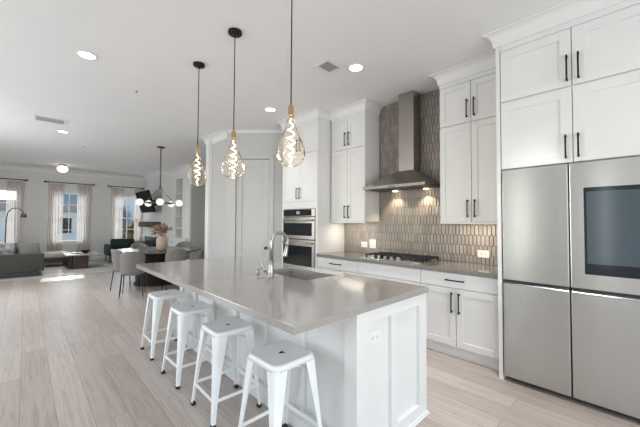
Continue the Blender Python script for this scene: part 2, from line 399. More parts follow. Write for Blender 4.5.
# ------------------------------------------------------------------ windows, rods, curtains
for c, i in WIN:
    fr = MB(); x0, x1, z0, z1 = c-.46, c+.46, .66, 2.36
    for a in ((x0, x0+.05, z0, z1), (x1-.05, x1, z0, z1), (x0, x1, z0, z0+.06), (x0, x1, z1-.05, z1)):
        fr.box(a[0], a[1], YF+.05, YF+.11, a[2], a[3])
    wn = struct('window_%d' % i, fr, M['trim'])
    zm = (z0+z1)/2
    sa = MB(); sa.box(x0+.05, x1-.05, YF+.06, YF+.10, zm-.028, zm+.028)
    sa.box(c-.011, c+.011, YF+.065, YF+.095, z0, z1)
    for zz in ((z0+zm)/2, (zm+z1)/2): sa.box(x0+.05, x1-.05, YF+.068, YF+.092, zz-.010, zz+.010)
    obj('sash_bars', sa, M['trim'], wn)
    obj('pane', MB().box(x0+.04, x1-.04, YF+.078, YF+.082, z0+.05, z1-.04), M['pane'], wn)
    sl = MB(); sl.box(x0-.05, x1+.05, YF-.045, YF+.05, z0-.03, z0, .004); sl.box(x0-.03, x1+.03, YF-.015, YF, z0-.10, z0-.03)
    obj('sill', sl, M['trim'], wn)
WNAME = {1: 'left', 2: 'middle', 3: 'right'}
for c, i in WIN:
    t = thing('curtain_rod', 'thin black curtain rod above the %s living room window' % WNAME[i], 'curtain rod', (c, YF-.09, 2.66), 0, 'curtain rods')
    hw = .635 if i != 3 else .50
    obj('rod', MB().tube([(c-.635, YF-.09, 2.66), (c+hw, YF-.09, 2.66)], .013, 10), M['black'], t)
    for sx in (-.635, hw):
        obj('finial', MB().sphere((c+sx, YF-.09, 2.66), .03, 12, 8), M['black'], t)
    for sx in (-.56, hw-.06):
        obj('bracket', MB().box(c+sx-.008, c+sx+.008, YF-.09, YF, 2.625, 2.655), M['black'], t)
    for side in (-1, 1):
        cu = MB(); x0, x1 = (c-.56, c-.16) if side < 0 else (c+.19, min(c+.58, 3.27))
        nx, nz = 64, 8; vs = []; fs = []
        ph = random.uniform(0, 6)
        for a in range(nz+1):
            tz = a/nz; z = 2.615-2.568*tz
            for b in range(nx+1):
                s = b/nx; x = x0+(x1-x0)*s
                yy = YF-.085+.032*math.sin(s*2*PI*6.5+ph)*(0.7+.3*tz)+.012*math.sin(s*2*PI*2.3+ph*2+tz*2)
                vs.append((x+.012*math.sin(tz*3+s*9), yy, z))
        for a in range(nz):
            for b in range(nx): q = a*(nx+1)+b; fs.append((q, q+1, q+nx+2, q+nx+1))
        cu.add(vs, fs, True)
        o = obj('curtain', cu, M['sheer'], origin=((x0+x1)/2, YF-.09, .045))
        tag(o, 'sheer greige curtain panel on the %s side of the %s window' % ('left' if side < 0 else 'right', WNAME[i]), 'curtain', 'sheer curtains')

# ------------------------------------------------------------------ cabinetry
def pull_v(mb, x, y, z0, z1):
    mb.box(x-.034, x-.024, y-.006, y+.006, z0, z1, .002)
    for z in (z0+.014, z1-.014): mb.box(x-.026, x, y-.006, y+.006, z-.007, z+.007)
    return mb
def pull_h(mb, x, y0, y1, z):
    mb.box(x-.034, x-.024, y0, y1, z-.006, z+.006, .002)
    for y in (y0+.014, y1-.014): mb.box(x-.026, x, y-.007, y+.007, z-.006, z+.006)
    return mb
G = .003
def shaker(x, y0, y1, z0, z1, fw=.062, t=.02, flat=False):
    mb = MB(); y0 += G; y1 -= G; z0 += G; z1 -= G
    if flat: return mb.box(x, x+t, y0, y1, z0, z1, .002)
    mb.box(x+.009, x+t, y0+fw-.004, y1-fw+.004, z0+fw-.004, z1-fw+.004)
    mb.box(x, x+t, y0, y0+fw, z0, z1, .0015); mb.box(x, x+t, y1-fw, y1, z0, z1, .0015)
    mb.box(x, x+t, y0+fw, y1-fw, z0, z0+fw, .0015); mb.box(x, x+t, y0+fw, y1-fw, z1-fw, z1, .0015); return mb
def add_door(root, x, y0, y1, z0, z1, hy=None, hz=None, **kw):
    dd = obj('door', shaker(x, y0, y1, z0, z1, **kw), M['cab'], root)
    if hy is not None: lab(obj('handle', pull_v(MB(), x, hy, *hz), M['black'], dd), 'black bar pull')
    return dd

XB = 3.20     # base door front
XU = 3.47     # upper door front
def base_cab(name_label, y0, y1):
    t = thing('base_cabinet', name_label, 'cabinet', (XB+.3, (y0+y1)/2, 0), 0, 'white base cabinets along the tiled wall')
    b = MB(); b.box(XB+.021, XW-.004, y0, y1, .10, .872); obj('body', b, M['cab'], t)
    k = MB(); k.box(XB+.06, XB+.08, y0, y1, 0.0, .10); k.box(XB+.045, XB+.06, y0, y1, 0, .02); obj('toe_kick', k, M['trim'], t)
    return t
t = base_cab('white base cabinet right of the cooktop, one wide drawer over two doors', .915, 1.715)
dr = obj('drawer', shaker(XB, .915, 1.715, .715, .868, flat=True), M['cab'], t)
lab(obj('handle', pull_h(MB(), XB, 1.235, 1.43, .795), M['black'], dr), 'black bar pull')
add_door(t, XB, .915, 1.325, .118, .712, 1.29, (.462, .672)); add_door(t, XB, 1.325, 1.715, .118, .712, 1.365, (.462, .672))
t = base_cab('white base cabinet under the cooktop with plain wide drawer fronts', 1.715, 2.627)
obj('drawer', shaker(XB, 1.715, 2.627, .715, .868, flat=True), M['cab'], t)
for z0, z1 in ((.418, .712), (.118, .415)):
    dr = obj('drawer', shaker(XB, 1.715, 2.627, z0, z1, flat=True), M['cab'], t)
    lab(obj('handle', pull_h(MB(), XB, 2.07, 2.27, z1-.07), M['black'], dr), 'black bar pull')
t = base_cab('white base cabinet with one drawer between cooktop and oven tower', 2.627, 3.395)
dr = obj('drawer', shaker(XB, 2.627, 3.395, .715, .868, flat=True), M['cab'], t)
lab(obj('handle', pull_h(MB(), XB, 2.905, 3.115, .795), M['black'], dr), 'black bar pull')
add_door(t, XB, 2.627, 3.01, .118, .712, 2.975, (.46, .67)); add_door(t, XB, 3.01, 3.395, .118, .712, 3.045, (.46, .67))

# perimeter worktop
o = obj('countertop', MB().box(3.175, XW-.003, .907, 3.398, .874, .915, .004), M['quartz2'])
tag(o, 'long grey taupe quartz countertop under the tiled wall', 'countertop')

# upper cabinets
def upper_cab(label, y0, y1, ym, hyl, hyr):
    t = thing('upper_cabinet', label, 'cabinet', (XU+.17, (y0+y1)/2, 1.40), 0, 'white upper cabinets beside the range hood')
    b = MB(); b.box(XU+.021, XW-.008, y0, y1, 1.40, H-.002); b.box(XU, XU+.021, y0, y1, 2.945, H-.002); obj('body', b, M['cab'], t)
    for (a, c, hy) in ((y0, ym, hyr), (ym, y1, hyl)):
        add_door(t, XU, a, c, 1.40, 2.483, hy, (1.448, 1.64)); add_door(t, XU, a, c, 2.492, 2.945, hy, (2.54, 2.745))
    lr = MB(); lr.box(XU, XU+.018, y0, y1, 1.378, 1.40); obj('light_rail', lr, M['cab'], t)
    return t
upper_cab('tall white upper cabinet right of the range hood, beside the fridge', .905, 1.612, 1.262, 1.30, 1.225)
upper_cab('tall white upper cabinet left of the range hood, beside the oven tower', 2.706, 3.375, 3.04, 3.078, 3.002)
# slim under-cabinet lights
for (y0, y1, nm) in ((1.05, 1.50, 'right'), (2.82, 3.28, 'left')):
    o = obj('undercabinet_light', MB().box(XU+.10, XU+.14, y0, y1, 1.39, 1.399), M['plate'])
    tag(o, 'slim light strip under the upper cabinet %s of the hood' % nm, 'light', 'lights under the upper cabinets')
    lamp('undercabinet_lamp', 'AREA', (XU+.12, (y0+y1)/2, 1.388), 3.4 if nm == 'right' else 3.0, (1, .87, .72), rot=(0, -.15, 0), shape='RECTANGLE', size=.04, size_y=y1-y0)

# oven tower
YT0, YT1, YTM = 3.402, 4.287, 3.845
t = thing('oven_tower_cabinet', 'tall white cabinet tower housing the double wall oven', 'cabinet', (3.5, YTM, 0))
b = MB(); b.box(XB+.021, XW-.004, YT0, YT0+.03, 0.0, H-.002); b.box(XB+.021, XW-.004, YT1-.03, YT1, 0, H-.002)
b.box(XB+.021, XW-.004, YT0+.03, YT1-.03, 1.62, H-.002); b.box(XB+.021, XW-.004, YT0+.03, YT1-.03, .1, .42); b.box(XW-.02, XW-.004, YT0+.03, YT1-.03, .42, 1.62)
for (a, c, z0, z1) in ((YT0, YT0+.042, 0, 1.712), (YT1-.042, YT1, 0, 1.712), (YT0+.042, YT1-.042, 1.605, 1.712), (YT0, YT1, 2.945, H-.002), (YT0, YT0+.012, 1.712, 2.945), (YT1-.012, YT1, 1.712, 2.945)):
    b.box(XB, XB+.021, a, c, z0, z1)
obj('body', b, M['cab'], t)
for (a, c, hy) in ((YT0+.012, YTM, 3.808), (YTM, YT1-.012, 3.884)):
    add_door(t, XB, a, c, 1.715, 2.485, hy, (1.762, 1.945)); add_door(t, XB, a, c, 2.493, 2.943, hy, (2.54, 2.74))
obj('drawer', shaker(XB, YT0+.04, YT1-.04, .12, .42, flat=True), M['cab'], t)

# fridge surround: overhead cabinet and tall side panel
XFc = 3.09
t = thing('fridge_cabinet', 'large white cabinet with four doors above the steel refrigerator', 'cabinet', (3.45, .36, 1.868))
b = MB(); b.box(XFc+.021, XW-.004, -.19, .868, 1.868, H-.002); b.box(XFc, XFc+.021, -.19, .868, 2.945, H-.002); obj('body', b, M['cab'], t)
for (a, c, hy, hy2) in ((-.145, .360, .318, .326), (.360, .866, .389, .404)):
    add_door(t, XFc, a, c, 1.868, 2.468, hy2, (1.90, 2.09), fw=.075); add_door(t, XFc, a, c, 2.478, 2.945, hy, (2.515, 2.725), fw=.075)
o = obj('fridge_end_panel', MB().box(XFc+.004, XW-.004, .870, .904, 0, H-.002, .001), M['cab'])
tag(o, 'tall narrow white end panel left of the refrigerator', 'panel')
o = obj('fridge_side_panel', MB().box(XFc+.004, XW-.004, -.228, -.194, 0, H-.002, .001), M['cab'])
tag(o, 'tall white end panel at the far right of the refrigerator', 'panel')

# ------------------------------------------------------------------ refrigerator
XF = 3.078
t = thing('refrigerator', 'stainless steel four door refrigerator with black screen', 'refrigerator', (3.42, .39, 0))
b = MB(); b.box(XF+.085, 3.79, -.078, .860, .06, 1.855); b.box(XF+.12, 3.79, -.07, .85, 0.0, .06); obj('body', b, M['steelside'], t)
doors = []
def fdoor(y0, y1, z0, z1):
    mb = MB(); bm = bmesh.new(); bmesh.ops.create_cube(bm, size=1)
    x0, x1 = XF, XF+.08
    for v in bm.verts: v.co = ((x0+x1)/2+v.co.x*(x1-x0), (y0+y1)/2+v.co.y*(y1-y0), (z0+z1)/2+v.co.z*(z1-z0))
    ed = [e for e in bm.edges if abs(e.verts[0].co.z-e.verts[1].co.z) > .1 and e.verts[0].co.x < XF+.01]
    bmesh.ops.bevel(bm, geom=ed, offset=.006, segments=3, profile=.5, affect='EDGES'); bm.verts.index_update()
    mb.add([v.co[:] for v in bm.verts], [[v.index for v in q.verts] for q in bm.faces], False); bm.free(); return mb
for (y0, y1) in ((.3955, .858), (-.075, .3865)):
    obj('door', fdoor(y0, y1, .048, .852), M['steel'], t)
    up = obj('door', fdoor(y0, y1, .892, 1.858), M['steel'], t)
    doors.append(up)
    lab(obj('grip_channel', MB().hexa([(XF+.002, y0+.003, .854), (XF+.08, y0+.003, .854), (XF+.08, y1-.003, .854), (XF+.002, y1-.003, .854)], [(XF+.034, y0+.003, .890), (XF+.08, y0+.003, .890), (XF+.08, y1-.003, .890), (XF+.034, y1-.003, .890)]), M['grip'], t), 'bright recessed grip channel')
sc = obj('screen', MB().box(XF-.005, XF+.01, -.055, .302, 1.003, 1.662, .004), M['bezel'], doors[1]); lab(sc, 'black framed touch screen')
obj('display', MB().box(XF-.0065, XF-.003, -.038, .286, 1.085, 1.630), M['screen'], sc)
obj('grille', MB().box(XF+.07, XF+.085, -.07, .85, .012, .05), M['blackplastic'], t)

# ------------------------------------------------------------------ tile wall
def pickets(y0, y1, z0, z1, x, wt=.0445, pitch=.119, tip=.021, gap=.0055):
    mb = MB(); ny = int((y1-y0)/wt)+2; nz = int((z1-z0)/pitch)+3
    hz = pitch+tip
    def clip(poly):
        for ax, lim, sg in ((0, y0, 1), (0, y1, -1), (1, z0, 1), (1, z1, -1)):
            out = []
            for i in range(len(poly)):
                a, b = poly[i-1], poly[i]; da, db = (a[ax]-lim)*sg, (b[ax]-lim)*sg
                if (da >= 0) != (db >= 0):
                    tt = da/(da-db); out.append((a[0]+(b[0]-a[0])*tt, a[1]+(b[1]-a[1])*tt))
                if db >= 0: out.append(b)
            poly = out
            if len(poly) < 3: return []
        return poly
    for rr in range(-1, nz):
        zc = z0+rr*pitch+.03
        for k in range(-1, ny):
            yc = y0+k*wt+(wt/2 if rr % 2 else 0)
            hw = wt/2-gap/2; hh = hz/2-gap*.6; hs = hz/2-tip-gap*.1
            P = clip([(yc, zc-hh), (yc+hw, zc-hs), (yc+hw, zc+hs), (yc, zc+hh), (yc-hw, zc+hs), (yc-hw, zc-hs)])
            if len(P) < 3: continue
            cy = sum(p[0] for p in P)/len(P); cz = sum(p[1] for p in P)/len(P)
            n = len(P); tx = random.uniform(-.0006, .0006); ty = random.uniform(-.006, .006); tz = random.uniform(-.003, .003)
            back = [(x, p[0], p[1]) for p in P]
            mid = [(x-.005+tx, p[0], p[1]) for p in P]
            fr = [(x-.0072+tx+ty*(p[0]-cy)+tz*(p[1]-cz), cy+(p[0]-cy)*.90, cz+(p[1]-cz)*.965) for p in P]
            fs = [(i, (i+1) % n, n+(i+1) % n, n+i) for i in range(n)] + [(n+i, n+(i+1) % n, 2*n+(i+1) % n, 2*n+i) for i in range(n)] + [tuple(range(2*n, 3*n))]
            mb.add(back+mid+fr, fs)
    return mb
XT = XW-.004
bs = MB(); bs.box(XT, XW-.0005, .905, 3.40, .916, 1.398); bs.box(XT, XW-.0005, 1.614, 2.704, 1.398, H-.001)
wb = struct('wall_backsplash', bs, M['grout'])
tl2 = pickets(1.616, 2.702, .917, H-.002, XT); 
tl_low = MB()
def merge(a, b):
    a.add(b.v, b.f); return a
tA = pickets(.907, 1.616, .917, 1.396, XT); tB = pickets(2.702, 3.398, .917, 1.396, XT)
obj('tiles', merge(merge(tl2, tA), tB), M['tile'], wb)

# ------------------------------------------------------------------ range hood
YH0, YH1, YHc = 1.712, 2.612, 2.162
t = thing('range_hood', 'stainless steel pyramid range hood with chimney on the tiled wall', 'range hood', (3.56, YHc, 1.82))
xf0, xb0 = 3.30, XT-.01
ca = MB()
ca.hexa([(xf0, YH0, 1.862), (xb0, YH0, 1.862), (xb0, YH1, 1.862), (xf0, YH1, 1.862)], [(3.60, 2.018, 2.075), (xb0, 2.018, 2.075), (xb0, 2.254, 2.075), (3.60, 2.254, 2.075)])
obj('canopy', ca, M['steelhood'], t)
rm = MB(); rm.box(xf0, xf0+.012, YH0, YH1, 1.828, 1.862); rm.box(xb0-.012, xb0, YH0, YH1, 1.828, 1.862); rm.box(xf0+.012, xb0-.012, YH0, YH0+.012, 1.828, 1.862); rm.box(xf0+.012, xb0-.012, YH1-.012, YH1, 1.828, 1.862)
rm.box(xf0+.012, xb0-.012, YH0+.012, YH1-.012, 1.835, 1.862); obj('rim', rm, M['steelrim'], t)
ch = MB(); ch.box(3.61, xb0, 2.026, 2.246, 2.07, H-.002, .002); obj('chimney', ch, M['steelhood'], t)
fl = MB(); fl.box(xf0+.06, xb0-.10, YH0+.06, YHc-.01, 1.829, 1.836); fl.box(xf0+.06, xb0-.10, YHc+.01, YH1-.06, 1.829, 1.836); obj('filter', fl, M['steelside'], t)
for y in (1.93, 2.39):
    obj('lamp', MB().lathe([(.03, 1.826), (.03, 1.834)], 16, (xb0-.06, y)), M['ledwarm'], t)
    lamp('hood_lamp', 'SPOT', (xb0-.085, y, 1.818), 12.0, (1, .80, .58), target=(xb0-.03, y, 1.0), spot_size=1.75, spot_blend=.6, shadow_soft_size=.02)
cn = MB()
for k in range(4): cn.box(xf0-.003, xf0+.001, YHc-.05+k*.028, YHc-.034+k*.028, 1.834, 1.848)
obj('buttons', cn, M['blackplastic'], t)

# ------------------------------------------------------------------ gas cooktop
t = thing('gas_cooktop', 'stainless steel gas cooktop with black grates and steel knobs', 'cooktop', (3.50, 2.17, .9155))
CX0, CX1, CY0, CY1 = 3.235, 3.755, 1.735, 2.605
pl = MB(); pl.box(CX0, CX1, CY0, CY1, .9155, .926, .004); obj('tray', pl, M['steel'], t)
for (gy0, gy1) in ((CY0+.02, CY0+.30), (CY0+.305, CY1-.305), (CY1-.30, CY1-.02)):
    g = MB(); gx0, gx1 = CX0+.095, CX1-.02
    if gy0 > CY0+.2 and gy1 < CY1-.2: gx0 = CX0+.13
    z0, z1 = .951, .966
    for (a, b2, c3, d4) in ((gx0, gx1, gy0, gy0+.014), (gx0, gx1, gy1-.014, gy1), (gx0, gx0+.014, gy0, gy1), (gx1-.014, gx1, gy0, gy1)): g.box(a, b2, c3, d4, z0, z1)
    ym = (gy0+gy1)/2
    g.box(gx0, gx1, ym-.006, ym+.006, z0, z1+.006); 
    for q in (.25, .5, .75):
        xx = gx0+(gx1-gx0)*q; g.box(xx-.006, xx+.006, gy0, gy1, z0, z1+.006)
    for xx in (gx0+.01, (gx0+gx1)/2, gx1-.01):
        for yy in (gy0+.008, gy1-.008): g.box(xx-.009, xx+.009, yy-.009, yy+.009, .926, z0)
    obj('grate', g, M['castiron'], t)
for (x, y, rr) in ((3.43, CY0+.16, .038), (3.64, CY0+.16, .045), (3.55, 2.17, .06), (3.43, CY1-.16, .045), (3.64, CY1-.16, .038)):
    obj('burner', MB().lathe([(rr, .926), (rr, .938), (rr*.8, .940), (rr*.8, .947), (rr*.6, .949)], 18, (x, y)), M['castiron'], t)
for k in range(5):
    y = 2.055+k*.094
    obj('knob', MB().lathe([(.025, .926), (.025, .933), (.021, .935), (.019, .960), (.016, .963)], 16, (3.285, y)), M['chrome'], t)

# ------------------------------------------------------------------ wall oven
t = thing('wall_oven', 'stainless double wall oven with black glass doors in the white tower', 'oven', (3.45, YTM, .435))
YO0, YO1 = YT0+.047, YT1-.047
b = MB(); b.box(XB+.03, 3.75, YO0+.01, YO1-.01, .435, 1.598); obj('body', b, M['steelside'], t)
cp = obj('control_panel', MB().box(XB-.012, XB+.03, YO0, YO1, 1.478, 1.598, .002), M['steelhood'], t)
obj('glass', MB().box(XB-.015, XB-.010, YO0+.075, YO1-.012, 1.488, 1.590), M['ovenglass'], cp)
lab(obj('display', MB().box(XB-.0165, XB-.0145, YTM-.045, YTM+.045, 1.515, 1.565), mat('oven_display', (.30, .31, .31), .3), cp), 'pale grey display')
for (z0, z1, nm) in ((1.118, 1.468, 'upper'), (.445, 1.104, 'lower')):
    dd = obj('oven_door', MB().box(XB-.016, XB+.03, YO0, YO1, z0, z1, .003), M['steelhood'], t)
    obj('window', MB().box(XB-.020, XB-.014, YO0+.06, YO1-.012, z0+(.055 if nm == 'upper' else .05), z1-.095, .002), M['ovenglass'], dd)
    hb = MB(); hb.tube([(XB-.055, YO0+.05, z1-.05), (XB-.055, YO1-.05, z1-.05)], .014, 12)
    for y in (YO0+.08, YO1-.08): hb.tube([(XB-.055, y, z1-.05), (XB-.014, y, z1-.05)], .008, 8)
    obj('handle', hb, M['chrome'], dd)

# ------------------------------------------------------------------ island
IX0, IX1, IY0, IY1 = .888, 2.162, 1.0935, 3.847
BX0, BX1, BY0, BY1 = 1.348, 2.145, 1.104, 3.835
t = thing('kitchen_island', 'white panelled kitchen island base under the big grey worktop', 'kitchen island', ((BX0+BX1)/2, 2.47, 0))
b = MB()   # carcass open around the sink
b.box(BX0+.030, BX1-.014, BY0+.026, 1.84, 0, .873); b.box(BX0+.030, BX1-.014, 2.60, BY1-.026, 0, .873)
b.box(BX0+.030, 1.60, 1.84, 2.60, 0, .873); b.box(2.06, BX1-.014, 1.84, 2.60, 0, .873); b.box(1.60, 2.06, 1.84, 2.60, 0, .62)
obj('body', b, M['cab'], t)
# end panel facing the camera
e = MB(); y0, y1 = BY0, BY0+.026
for (a, c, z0, z1) in ((BX0, 1.455, .095, .873), (1.69, 1.755, .095, .80), (2.045, BX1, .095, .873), (1.455, 2.045, .80, .873), (BX0, BX1, 0.0, .095)): e.box(a, c, y0, y1+.001, z0, z1, .002)
obj('end_panel', e, M['cab'], t)
e = MB(); y0, y1 = BY1-.026, BY1
for (a, c, z0, z1) in ((BX0, 1.455, .095, .873), (1.69, 1.755, .095, .80), (2.045, BX1, .095, .873), (1.455, 2.045, .80, .873), (BX0, BX1, 0.0, .095)): e.box(a, c, y0-.001, y1, z0, z1, .002)
obj('end_panel', e, M['cab'], t)
# seating side panels with battens
e = MB(); x0, x1 = BX0, BX0+.031
e.box(x0, x1, BY0+.026, BY1-.026, 0, .13, .002); e.box(x0, x1, BY0+.026, BY1-.026, .80, .873, .002)
for y in (1.165, 1.61, 2.05, 2.50, 2.95, 3.40, 3.79): e.box(x0, x1, y-.035, y+.035, .13, .80, .002)
obj('back_panel', e, M['cab'], t)
e = MB()
for (yy0, yy1, hy) in ((1.12, 1.47, 1.43), (1.47, 1.83, 1.51), (1.83, 2.215, 2.175), (2.215, 2.60, 2.255), (2.60, 3.21, 3.17), (3.21, 3.82, 3.25)):
    q = shaker(0, yy0, yy1, .11, .865); q.v = [(BX1+.006-p[0], p[1], p[2]) for p in q.v]
    dd = obj('door', q, M['cab'], t)
    hm = pull_v(MB(), 0, hy, .64, .84); hm.v = [(BX1+.006-p[0], p[1], p[2]) for p in hm.v]; obj('handle', hm, M['black'], dd)
bb = MB(); bb.box(BX0-.010, BX1+.0, BY0-.012, BY0-.0005, 0, .030, .003); bb.box(BX0-.010, BX0-.0005, BY0-.0005, BY1, 0, .085, .003)
bb.box(BX0-.010, BX1+.006, BY0-.020, BY0-.012, 0, .016, .003)
obj('base_moulding', bb, M['trim'], t)

# island top with sink cut-out
SX0, SX1, SY0, SY1 = 1.655, 2.015, 1.885, 2.545
def slab_hole(x0, x1, y0, y1, hx0, hx1, hy0, hy1, z0, z1, rad=.04, n=6):
    outer = [(x0, y0), (x1, y0), (x1, y1), (x0, y1)]
    inner = []
    for (cx, cy, a0) in ((hx1-rad, hy0+rad, -PI/2), (hx1-rad, hy1-rad, 0), (hx0+rad, hy1-rad, PI/2), (hx0+rad, hy0+rad, PI)):
        for k in range(n+1): a = a0+PI/2*k/n; inner.append((cx+rad*math.cos(a), cy+rad*math.sin(a)))
    mb = MB(); bm = bmesh.new()
    for z in (z0, z1):
        vo = [bm.verts.new((*p, z)) for p in outer]; vi = [bm.verts.new((*p, z)) for p in inner]
        ed = [bm.edges.new((vo[i], vo[(i+1) % 4])) for i in range(4)] + [bm.edges.new((vi[i], vi[(i+1) % len(vi)])) for i in range(len(vi))]
        bmesh.ops.triangle_fill(bm, use_beauty=True, edges=ed)
    bm.verts.index_update(); bm.verts.ensure_lookup_table()
    mb.add([v.co[:] for v in bm.verts], [[v.index for v in q.verts] for q in bm.faces]); bm.free()
    k = 4+len(inner); L = len(inner)
    fs = [(i, (i+1) % 4, k+(i+1) % 4, k+i) for i in range(4)] + [(4+i, 4+(i+1) % L, k+4+(i+1) % L, k+4+i) for i in range(L)]
    mb.add(mb.v[:], fs); return mb
o = obj('island_countertop', slab_hole(IX0, IX1, IY0, IY1, SX0, SX1, SY0, SY1, .874, .915), M['quartz'])
bv = o.modifiers.new('edge', 'BEVEL'); bv.width = .003; bv.segments = 2; bv.limit_method = 'ANGLE'; bv.angle_limit = math.radians(60)
tag(o, 'long polished grey quartz island countertop with sink cut-out', 'countertop')
# sink
t = thing('sink', 'undermount stainless sink set into the island countertop', 'sink', ((SX0+SX1)/2, (SY0+SY1)/2, .66))
sk = MB(); a0, a1, b0, b1 = SX0-.006, SX1+.006, SY0-.006, SY1+.006
sk.box(a0-.006, a0, b0-.006, b1+.006, .66, .873); sk.box(a1, a1+.006, b0-.006, b1+.006, .66, .873); sk.box(a0, a1, b0-.006, b0, .66, .873); sk.box(a0, a1, b1, b1+.006, .66, .873); sk.box(a0, a1, b0, b1, .66, .668)
obj('basin', sk, M['sinksteel'], t)
obj('drain', MB().lathe([(.045, .668), (.045, .671), (.02, .671), (.018, .669)], 18, (1.84, 2.215)), M['chrome'], t)
# faucet
t = thing('kitchen_faucet', 'tall brushed nickel gooseneck faucet behind the island sink', 'faucet', (1.53, 2.205, .915))
fb = MB(); fb.lathe([(.029, .915), (.029, .922), (.024, .928), (.0215, 1.00), (.019, 1.06)], 18, (1.53, 2.205))
pts = [(1.53, 2.205, 1.05), (1.53, 2.205, 1.18)]
for k in range(13):
    a = PI-PI*1.12*k/12; pts.append((1.618+.088*math.cos(a), 2.205, 1.205+.088*math.sin(a)))
fb.tube(pts, .0135, 14); obj('spout', fb, M['chrome'], t)
e0 = Vector(pts[-1]); dv = (Vector(pts[-1])-Vector(pts[-2])).normalized()
sp = MB(); sp.tube([e0-dv*.005, e0+dv*.02, e0+dv*.09, e0+dv*.10], [.0145, .017, .022, .020], 14); obj('spray_head', sp, M['chrome'], t)
hd = MB(); hd.tube([(1.53, 2.205, .957), (1.49, 2.225, .957)], .014, 12); hd.tube([(1.487, 2.227, .957), (1.478, 2.235, .985), (1.470, 2.240, 1.05)], [.008, .007, .006], 10)
obj('lever', hd, M['chrome'], t)
o = obj('soap_dispenser', MB().lathe([(.022, .915), (.022, .921), (.012, .924), (.010, .955), (.013, .958), (.013, .966)], 14, (1.535, 2.42)).tube([(1.535, 2.42, .960), (1.60, 2.42, .962)], .006, 8), M['chrome'], origin=(1.535, 2.42, .915))
tag(o, 'small nickel soap pump on the island left of the faucet', 'soap dispenser')

# ------------------------------------------------------------------ outlets and switches
def outlet(label, x, y, z, wd, ht, n, facing='-x', group='outlets and switches on the tile', slots='outlet'):
    t = thing('wall_outlet' if slots == 'outlet' else 'light_switch', label, 'outlet' if slots == 'outlet' else 'switch', (x, y, z), 0 if facing == '-x' else PI/2, group)
    obj('plate', MB().box(-.006, 0, -wd/2, wd/2, -ht/2, ht/2, .002), M['plate'], t, local=True)
    for k in range(n):
        if slots == 'outlet' and wd > ht: oy, oz = (k-(n-1)/2)*.042, 0
        elif slots == 'outlet': oy, oz = 0, (k-(n-1)/2)*.042
        else: oy, oz = (k-(n-1)/2)*.046, 0
        if slots == 'outlet':
            q = obj('receptacle', MB().box(-.0085, -.005, oy-.016, oy+.016, oz-.015, oz+.015, .002), M['plate'], t, local=True)
            s = MB(); s.box(-.0092, -.008, oy-.007, oy-.005, oz-.002, oz+.007); s.box(-.0092, -.008, oy+.005, oy+.007, oz-.002, oz+.007); s.box(-.0092, -.008, oy-.002, oy+.002, oz-.009, oz-.005)
            obj('slots', s, M['ventdark'], q, local=True)
        else:
            obj('rocker', MB().box(-.010, -.005, oy-.016, oy+.016, -.033, .033, .002), M['plate'], t, local=True)
    return t
XO = XT-.009
outlet('white horizontal outlet on the tile right of the cooktop', XO, 1.26, 1.033, .125, .085, 2)
outlet('small white outlet on the tile, leftmost beside the taller switch plate', XO, 2.978, 1.045, .115, .085, 2)
outlet('tall white double switch plate on the tile left of the cooktop', XO, 2.815, 1.065, .122, .135, 2, slots='switch')
outlet('white outlet on the end panel of the kitchen island', 1.537, BY0+.0255, .695, .125, .082, 2, facing='-y', group='outlet on the island end')

